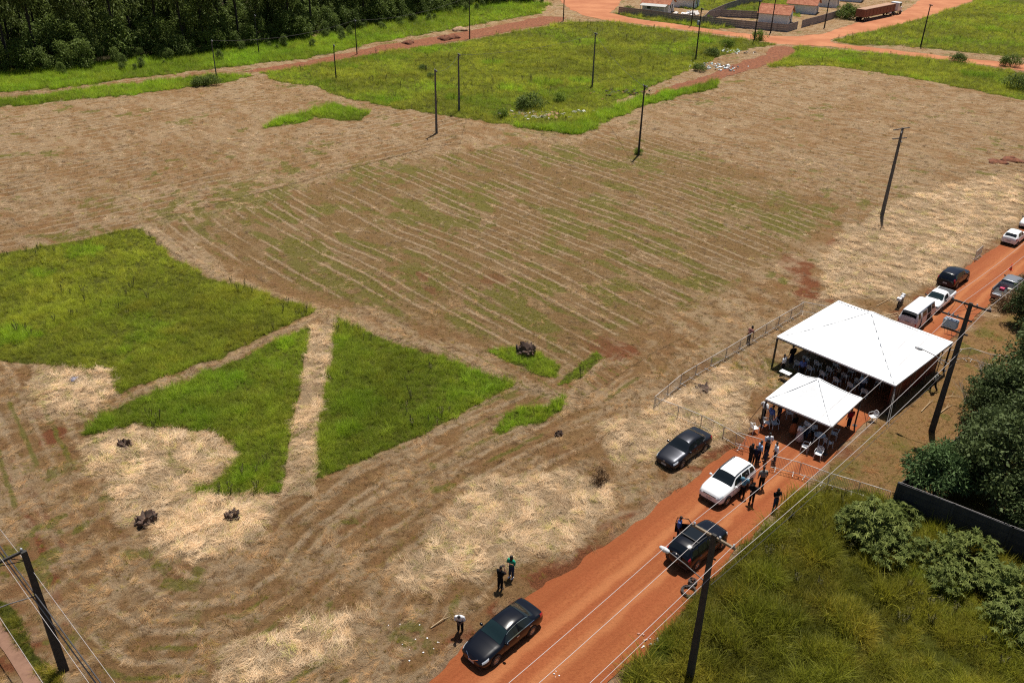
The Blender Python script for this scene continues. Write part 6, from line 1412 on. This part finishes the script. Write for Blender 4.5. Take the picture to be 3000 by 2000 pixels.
# field shrubs and lush tufts
shr = [tree_proto('field_shrub', 1.5, 1.3, 22, 70, .22, .45, M_SHRUB, M_BARK, 650 + i, crown0=.05, trunk_r=.03, clump_r=.36) for i in range(2)]
darkshr = tree_proto('dark_shrub', 2.0, 1.8, 26, 80, .26, .4, M_UND, M_BARK, 660, crown0=.05, trunk_r=.04, clump_r=.36)
for px, pr, sc, lb in (((1553, 322), darkshr, 1.3, 'large dark shrub behind the rubble in the far green field'), ((1640, 300), shr[0], 1.0, 'green shrub right of the large dark shrub'), ((1470, 345), shr[1], .9, 'green shrub left of the rubble heap'), ((2222, 118), shr[0], 1.3, 'rounded bush beside the pole at the street'), ((1238, 205), darkshr, .5, 'small dark bush in the upper left of the far green field'), ((1262, 228), darkshr, .45, 'small dark bush below another in the far green field'),
                       ((2085, 165), darkshr, .9, 'dark bush behind the line of litter'), ((2050, 210), darkshr, .8, 'dark bush at the foot of the pole with the grey box'), ((2130, 140), shr[1], 1.2, 'bright bush above the litter'), ((2805, 185), darkshr, 1.0, 'dark bush standing at the right street edge'), ((2960, 195), darkshr, 1.2, 'wide dark bush near the right edge of the street'), ((2980, 262), darkshr, 1.4, 'dark bush at the right end of the green band'),
                       ((620, 250), darkshr, .9, 'dark tuft under the pole before the wood'), ((585, 252), darkshr, .8, 'dark tuft left of the pole before the wood'), ((1870, 452), shr[1], .55, 'green tuft round the foot of the slim pole'),
                       ((2480, 55), darkshr, 1.8, 'dark rounded tree beside the truck'), ((2070, 60), shr[1], .9, 'leafy bush inside the left yard'), ((1840, 38), darkshr, .9, 'dark bush at the corner of the left yard')):
    place(pr, G(*px), random.uniform(0, 6), sc, lb, 'shrub' if 'tree' not in lb else 'tree')
place(unds[0], G(2482, 54), 1, .55, 'dark upright tree between the yard wall and the truck', 'tree')
# dark seed-stalk weeds standing in the plots
def weed_mesh(i):
    rs = random.Random(800 + i); mb = MB()
    for k in range(5):
        a = rs.uniform(0, 6.28); d = Vector((math.cos(a) * .12, math.sin(a) * .12, 0)); h = rs.uniform(.45, .85); mb.tube([d * .4, d + Vector((0, 0, h * .6)), d * 1.6 + Vector((0, 0, h))], [.008, .008, .018], 4, caps=False)
        for j in range(6):
            z = h * rs.uniform(.3, .95); b = d * (.4 + z) + Vector((0, 0, z)); e = rs.uniform(0, 6.28); q = b + Vector((math.cos(e), math.sin(e), .3)) * .11; mb.add([b, b.lerp(q, .5) + Vector((.018, -.018, 0)), q, b.lerp(q, .5) - Vector((.018, -.018, 0))], [(0, 1, 2, 3)])
    return mb.mesh('weed', M_WEED)
M_WEED = leaf_mat('weed_stalks', (0.07, 0.075, 0.025), (0.15, 0.14, 0.05), .8, .2)
weed_col = proto_collection('weed_stalks', [bpy.data.objects.new('weed', weed_mesh(i)) for i in range(4)])
W_ = {'p': [], 'r': [], 's': [], 't': []}
for r0, r1, dn in ((40, 110, .8), (110, 300, .07)):
    x, y, F = band(int(.64 * (r1 * r1 - r0 * r0) * dn), r0, r1); cl = fbm(x, y, .16, 3, 411)
    sel = (F['green'] > .6) & (RNG.random(len(x)) < sstep(cl, .47, .66)) & (F['tint'] != 3); n = sel.sum(); v = RNG.uniform(.6, 1.3, n)
    push(W_, x[sel], y[sel], F['lift'][sel], RNG.uniform(.6, 1.3, n) * (1 if r0 < 100 else 1.3), np.stack([v, v * .95, v], 1))
flush(W_, 'weeds', weed_col, 'dark weed stalks standing in the uncut plots')
# tree stumps
M_STUMP = simple('charred_stump', (0.085, 0.055, 0.040), .9, var=.5, bump=.6, dirt=((.16, .06, .03), .5))
def stump(px, r, h, label, seed, roots=14):
    rs = random.Random(seed); root = empty('tree_stump', G(*px), rs.uniform(0, 6), label, 'tree stump', 'stumps left in the field'); mb = MB()
    n = 14; rows = []
    for k in range(6):
        t = k / 5; rows.append([Vector((r * (1 - .35 * t) * (1 + .25 * math.sin(j * 2.1 + seed) + rs.uniform(-.15, .15)) * math.cos(6.283 * j / n), r * (1 - .35 * t) * (1 + .25 * math.sin(j * 2.1 + seed) + rs.uniform(-.15, .15)) * math.sin(6.283 * j / n), h * t * (.55 + .75 * rs.random() if k > 3 else .8))) for j in range(n)])
    mb.grid(rows, smooth=False, close=True); mb.add(rows[-1] + [Vector((0, 0, h * .35))], [(j, (j + 1) % n, n) for j in range(n)]); mb.build('trunk_base', M_STUMP, root); mb = MB()
    for i in range(roots):
        a = rs.uniform(0, 6.28); b = Vector((math.cos(a), math.sin(a), 0)) * r * .8; b.z = h * rs.uniform(.1, .7); d = Vector((math.cos(a + rs.uniform(-.5, .5)), math.sin(a + rs.uniform(-.5, .5)), rs.uniform(.1, 1.6))).normalized(); L = r * rs.uniform(.2, .5)
        mb.tube([b, b + d * L * .5, b + d * L + Vector((0, 0, rs.uniform(-.1, .15)))], [r * .24, r * .17, r * .06], 6)
    mb.build('broken_roots', M_STUMP, root)
stump((430, 1528), .62, .55, 'upturned brown stump with splayed roots on the pale straw', 1, 18); stump((685, 1520), .5, .5, 'dark jagged stump right of the upturned brown one', 2, 14); stump((366, 1308), .5, .45, 'black stump on the pale straw oval', 3, 10); stump((1540, 1035), .8, .7, 'big black stump in the small green patch', 4, 22); stump((1638, 1275), .32, .3, 'small black stump between the tracks', 5, 8)
stump((2060, 1142), .6, .22, 'low dark stump inside the barrier enclosure', 6, 10)
M_BAG = simple('grey_blue_bag', (.14, .14, .20), .6, var=.3)
def lump(name, px, r, mat, label, cat, seed, flat=.5, group=None):
    rs = random.Random(seed); mb = MB(); n = 12
    prof = [(1.0, 0), (1.05, .2), (.8, .6), (.45, .9), (.001, 1.0)]; rows = [[Vector((r * q * (1 + .3 * math.sin(j * 1.7 + seed + k)) * math.cos(6.283 * j / n), r * q * (1 + .3 * math.sin(j * 1.7 + seed + k)) * math.sin(6.283 * j / n), r * flat * z * rs.uniform(.8, 1.2))) for j in range(n)] for k, (q, z) in enumerate(prof)]
    mb.grid(rows, smooth=True, close=True); o = mb.build(name, mat, None, G(*px)); tag(o, label, cat, group); return o
lump('dumped_bag', (216, 1112), .35, M_BAG, 'grey blue bag dumped on the pale straw', 'bag', 3); lump('dumped_bag', (166, 1158), .3, simple('dark_red_bag', (.05, .02, .022), .7), 'dark reddish bag below the grey blue one', 'bag', 4)
M_MOUND = simple('red_soil_mound', (.16, .055, .025), .95, var=.35, bump=.7)
for i, (px, r, lb) in enumerate((((1197, 128), 1.3, 'low red soil mound at the left of the graded strip'), ((1305, 116), 1.6, 'red soil mound in the middle of the graded strip'), ((1330, 112), 1.3, 'red soil mound right beside the middle one'), ((1345, 90), 1.6, 'pale soil mound at the upper side of the strip'))): lump('soil_mound', px, r, M_MOUND if i < 3 else simple('pale_soil', (.34, .22, .13), .95, var=.3), lb, 'soil mound', 10 + i, .55, 'mounds on the graded strip')
for i, (px, r, lb) in enumerate((((2920, 476), 1.2, 'dark red soil heap near the right edge of the mown field'), ((2965, 470), 1.4, 'second dark red soil heap, closer to the right edge'), ((2110, 1080), .001, ''))):
    if lb: lump('soil_mound', px, r, M_MOUND, lb, 'soil mound', 20 + i, .3)
# rubble and litter
def chunks(name, px, n, spread, smin, smax, mats, label, cat, seed, kind='stuff'):
    rs = random.Random(seed); mb = MB(); c = G(*px)
    for i in range(n):
        x, y = rs.gauss(0, spread[0]), rs.gauss(0, spread[1]); s = rs.uniform(smin, smax); mb.box((x, y, s * .3 + .02), (s * rs.uniform(.6, 1.6), s, s * rs.uniform(.15, .6)), mi=rs.randrange(len(mats)), M=Euler((rs.gauss(0, .3), rs.gauss(0, .3), rs.uniform(0, 6))).to_matrix())
    o = mb.build(name, mats, None, c); tag(o, label, cat, None, kind); return o
MR = [simple('rubble_white', (.62, .58, .54), .8), simple('rubble_brick', (.40, .20, .14), .9), simple('rubble_grey', (.25, .24, .23), .9)]
ML = [simple('litter_white', (.75, .75, .76), .6), simple('litter_blue', (.45, .6, .62), .6), MR[2]]
chunks('rubble_heap', (1575, 338), 130, (2.2, 1.1), .15, .5, MR, 'heap of pale broken rubble below the large dark shrub', 'rubble', 1); chunks('rubble_heap', (1830, 275), 110, (2.6, 1.4), .15, .5, [simple('burnt_debris', (.03, .022, .02), .9), M_MOUND], 'dark burnt debris below the pole in the green field', 'rubble', 2)
chunks('litter_heap', (2098, 196), 90, (2.6, 1.8), .12, .45, ML, 'white litter strewn along the dark red track', 'litter', 3); chunks('litter_heap', (2140, 152), 60, (1.8, 1.2), .12, .45, ML, 'second patch of white litter higher up the track', 'litter', 4); chunks('litter_heap', (1708, 330), 10, (1.2, .5), .2, .6, ML, 'few white sheets dumped right of the rubble heap', 'litter', 5)
chunks('litter_heap', (1230, 1885), 14, (.8, .7), .03, .07, ML[:1], 'scraps of white paper on the straw below the stooping man', 'litter', 6); chunks('litter_heap', (1900, 1882), 16, (.35, .35), .05, .13, [MR[1], MR[0]], 'small broken bricks at the right edge of the near road', 'rubble', 7); chunks('litter_heap', (1625, 1980), 4, (.2, .12), .03, .09, ML[:1], 'torn white paper on the near red road', 'litter', 8)
# ------------------------------------------------------------------ yard walls, houses, truck
m = N('precast_concrete'); nz = m.noise(m.obj(), 1.5, 4); m.color(m.mix(m.ramp(nz, .3, .7), (0.24, 0.20, 0.19), (0.36, 0.31, 0.30))); m.set(Roughness=.9); M_CONC = m.mat
m = N('dark_concrete'); nz = m.noise(m.obj(), 1.2, 4); m.color(m.mix(m.ramp(nz, .3, .7), (0.022, 0.022, 0.025), (0.045, 0.044, 0.048))); m.set(Roughness=.9); m.bump(m.noise(m.obj(), 8, 3), .3, .02); M_DCONC = m.mat
def panel_wall(label, pts, h, mat, pitch=2.3, name='precast_wall', th=.06, rows=4):
    c0 = pts[0]; root = empty(name, (c0.x, c0.y, 0), 0, label, 'wall')
    pm = {}
    for a, b in zip(pts[:-1], pts[1:]):
        L = (b - a).length; n = max(1, round(L / pitch)); d = (b - a) / n; hd = math.atan2(d.y, d.x); w = d.length
        for k in range(n + 1):
            q = a + d * k - c0; mb = MB(); mb.box((q.x, q.y, h / 2), (.14, .16, h + .06), hd); mb.build('post', mat, root)
        for k in range(n):
            q = a + d * (k + .5) - c0
            for r_ in range(rows):
                key = (round(w, 1), rows)
                if key not in pm: mb = MB(); mb.box((0, 0, 0), (w - .14, th, h / rows - .02)); pm[key] = mb.mesh('panel', mat)
                o = link('panel', pm[key], root, (q.x, q.y, h / rows * (r_ + .5))); o.rotation_euler = (0, 0, hd)
    return root
corner = G(2611, 1490)
panel_wall('dark concrete panel wall behind the star-leaved shrubs', [corner, G(2770, 1552), G(2937, 1622), G(3150, 1705)], 2.1, M_DCONC, 2.4, rows=4)
panel_wall('dark concrete panel wall running back under the trees', [corner + Vector((.16, .16, 0)), G(2840, 1300), G(2995, 1195)], 1.9, M_DCONC, 2.4, rows=4)
rope('wall_wire', G(2611, 1490) + Vector((0, 0, 2.2)), G(2990, 1645) + Vector((0, 0, 2.2)), .010, M_WIRE); tag(bpy.context.scene.objects['wall_wire'], 'pale wire strung along the top of the dark wall', 'wire')
panel_wall('long grey yard wall in front of the houses', [G(1812, 42), G(1905, 52), G(2000, 66), G(2060, 72), G(2180, 84), G(2306, 95), G(2334, 86)], 1.9, M_CONC, 2.5)
panel_wall('grey yard wall right of the gateway', [G(2348, 82), G(2404, 67), G(2466, 48)], 1.9, M_CONC, 2.5)
panel_wall('grey wall dividing the two yards', [G(2060, 71), G(2075, 55), G(2110, 50), G(2232, 56)], 1.9, M_CONC, 2.5)
panel_wall('grey wall at the back of the middle yard', [G(2075, 54), G(2130, 30), G(2180, 14), G(2235, 6)], 1.9, M_CONC, 2.5)
M_WALLW = simple('white_house_wall', (.82, .83, .84), .85, var=.08, vscale=.8); 
m = N('clay_roof_tiles'); P = m.obj(); wv = m.n('ShaderNodeTexWave', i_Scale=3.6, i_Distortion=.3); m.l(P, wv.inputs[0]); nz = m.noise(P, 1.2, 5, .7)
m.color(m.mix(m.ramp(nz, .3, .72), (0.40, 0.13, 0.065), (0.66, 0.28, 0.16))); m.set(Roughness=.9); m.bump(m.math('ADD', wv.outputs['Fac'], m.math('MULTIPLY', nz, 1.5)), .8, .12); M_ROOF = m.mat
M_FIBRO = simple('grey_fibre_sheet', (.40, .39, .37), .8, var=.15); M_DOOR = simple('dark_door', (.03, .028, .03), .6); M_WINF = simple('window_frame_grey', (.25, .26, .28), .5); M_PANE = simple('dark_window_pane', (.02, .025, .03), .1)
def house(corner_px, hd, L, W, label, hw=2.6, rise=1.55, porch=False):
    """corner = front right corner; local x runs back along the gable, y along the long front to the left"""
    c = G(*corner_px); root = empty('house', (c.x, c.y, 0), hd, label, 'house', 'tiled houses beyond the far street')
    mb = MB()
    for (x0, x1, y0, y1) in ((0, .15, 0, L), (W - .15, W, 0, L)): mb.box(((x0 + x1) / 2, (y0 + y1) / 2, hw / 2), (x1 - x0, y1 - y0, hw))
    for y in (0, L - .15):
        vs = [Vector((x, yy, z)) for yy in (y, y + .15) for x, z in ((.15, 0), (W - .15, 0), (W - .15, hw), (W / 2, hw + rise), (.15, hw))]
        mb.add(vs, [(0, 1, 2, 3, 4), (9, 8, 7, 6, 5), (0, 5, 6, 1), (2, 7, 8, 3), (3, 8, 9, 4), (1, 6, 7, 2), (4, 9, 5, 0)])
    mb.build('wall', M_WALLW, root)
    for s in (0, 1):
        e = .55; x0 = -e if s == 0 else W + e; z0 = hw - e * rise / (W / 2); mb = MB(); n = 10; rows = []
        top = [Vector((x0 + (W / 2 - x0) * i / n, y, z0 + (hw + rise + .1 - z0) * i / n + .12)) for y in (-.5, L + .5) for i in range(n + 1)]
        bot = [p - Vector((0, 0, .10)) for p in top]; k = n + 1
        mb.grid([top[:k], top[k:]], smooth=False); mb.grid([bot[k:], bot[:k]], smooth=False); mb.grid([[top[0], top[k]], [bot[0], bot[k]]], smooth=False); mb.grid([top[:k], bot[:k]], smooth=False); mb.grid([top[k:], bot[k:]], smooth=False); o = mb.build('roof', M_ROOF, root)
    mb = MB(); mb.tube([(W / 2, -.5, hw + rise + .2), (W / 2, L + .5, hw + rise + .2)], .12, 6); mb.build('ridge_tiles', M_ROOF, root)
    def win(x, y, w, h, zc, axis, door=False):
        d = (.06, w, h) if axis == 'x' else (w, .06, h); mb = MB(); mb.box((x, y, zc), d); f = mb.build('door' if door else 'window', M_DOOR if door else M_WINF, root)
        d2 = (.07, w - .12, h - .12) if axis == 'x' else (w - .12, .07, h - .12); off = Vector((-.01, 0, 0)) if axis == 'x' else Vector((0, -.01, 0)); mb = MB(); mb.box(Vector((x, y, zc)) + off, d2); mb.build('pane', M_PANE if not door else M_DOOR, f)
    win(W * .3, -.02, .9, 1.1, 1.5, 'y'); win(W * .62, -.02, .85, 2.05, 1.03, 'y', True); win(-.02, L * .75, 1.0, 1.0, 1.5, 'x') if porch else None
    if porch:
        mb = MB(); mb.add([Vector((x, y, z)) for x, z in ((.2, 2.55), (-3.0, 2.15)) for y in (0.2, L)] + [Vector((x, y, z - .06)) for x, z in ((.2, 2.55), (-3.0, 2.15)) for y in (0.2, L)], [(0, 1, 3, 2), (4, 6, 7, 5), (2, 3, 7, 6), (0, 2, 6, 4), (1, 5, 7, 3)]); mb.build('porch_roof', M_FIBRO, root)
        for y in (.4, L - .2): mb = MB(); mb.bar((-2.8, y, 0), (-2.8, y, 2.1), .12); mb.build('porch_post', M_WALLW, root)
    return root
hA = G(2306, 74); hB = G(2228, 67); dA = hB - hA; hdA = math.atan2(dA.y, dA.x) - math.pi / 2
house((2306, 74), hdA, 7.6, 6.2, 'white house with clay tiled roof nearest the far street corner')
house((2386, 44), hdA, 7.6, 6.2, 'white tiled house right behind the corner house')
house((2448, 24), hdA, 7.6, 6.2, 'tiled house at the far right end of the row')
house((1957, 42), hdA + .05, 7.4, 6.2, 'white tiled house with a grey sheet porch on the left', porch=True)
house((2034, 26), hdA + .05, 6.5, 6.0, 'small white tiled house right of the porch house')
house((2520, 8), hdA, 7.6, 6.2, 'low building behind the dark upright tree')
o = chunks('debris_heap', (2018, 44), 16, (1.6, 1.0), .5, 1.4, [ML[0], MR[0]], 'white sheets and boards stacked between the left houses', 'debris', 31)
# tipper truck
tb = G(2528, 66); tf = G(2648, 40); d = (tf - tb); L = d.length; d = d / L; th = math.atan2(d.y, d.x); lf2 = Vector((-d.y, d.x, 0)); TR = empty('trailer_truck', tuple(tb + lf2 * 1.25), th, 'long truck with brown open trailer and white cab parked by the houses', 'truck')
M_TB = simple('brown_trailer', (.20, .075, .045), .7, var=.2); M_LOAD = simple('pale_tarpaulin', (.36, .21, .13), .8, var=.15)
TL = L * .74
boxpart('trailer_body', (TL / 2, 0, 2.15), (TL, 2.5, 1.9), M_TB, TR, .03); boxpart('tarpaulin', (TL / 2, 0, 3.14), (TL - .1, 2.4, .1), M_LOAD, TR, .03)
for k in range(9):
    for s in (-1, 1): boxpart('side_rib', (TL * (k + .5) / 9, s * 1.28, 2.15), (.1, .06, 1.86), M_TB, TR)
boxpart('chassis', (L * .48, 0, 1.0), (L * .9, .9, .3), M_UNDER, TR)
CX = L * .86
boxpart('cab', (CX, 0, 2.1), (2.0, 2.4, 2.3), P_WHITE, TR, .15); boxpart('bonnet', (CX + 1.5, 0, 1.45), (1.3, 2.0, 1.1), P_WHITE, TR, .15); boxpart('windscreen', (CX + .99, 0, 2.6), (.06, 2.1, .8), M_GLASS, TR)
for s in (-1, 1): boxpart('side_window', (CX + .3, s * 1.2, 2.6), (.9, .04, .7), M_GLASS, TR)
boxpart('grille', (CX + 2.14, 0, 1.4), (.06, 1.2, .7), M_PLAST, TR); boxpart('bumper', (CX + 2.15, 0, .7), (.2, 2.4, .35), P_WHITE, TR, .04)
ty, rm, dc = wheel_meshes(.5, .3, 6, M_STEEL)
for x in (1.0, 2.2, 3.4, L * .68, L * .76, CX + 1.4):
    for s in (-1, 1): w = link('wheel', ty, TR, (x, s * 1.05, .5)); link('rim', rm, w)
mb = MB(); mb.lathe([(.001, 0), (.3, .02), (.33, .3), (.33, .9), (.3, 1.15), (.001, 1.18)], 12, c=(L * .62, -1.0, .95), M=Matrix.Rotation(math.pi / 2, 3, 'Y')); mb.build('fuel_tank', P_WHITE, TR)
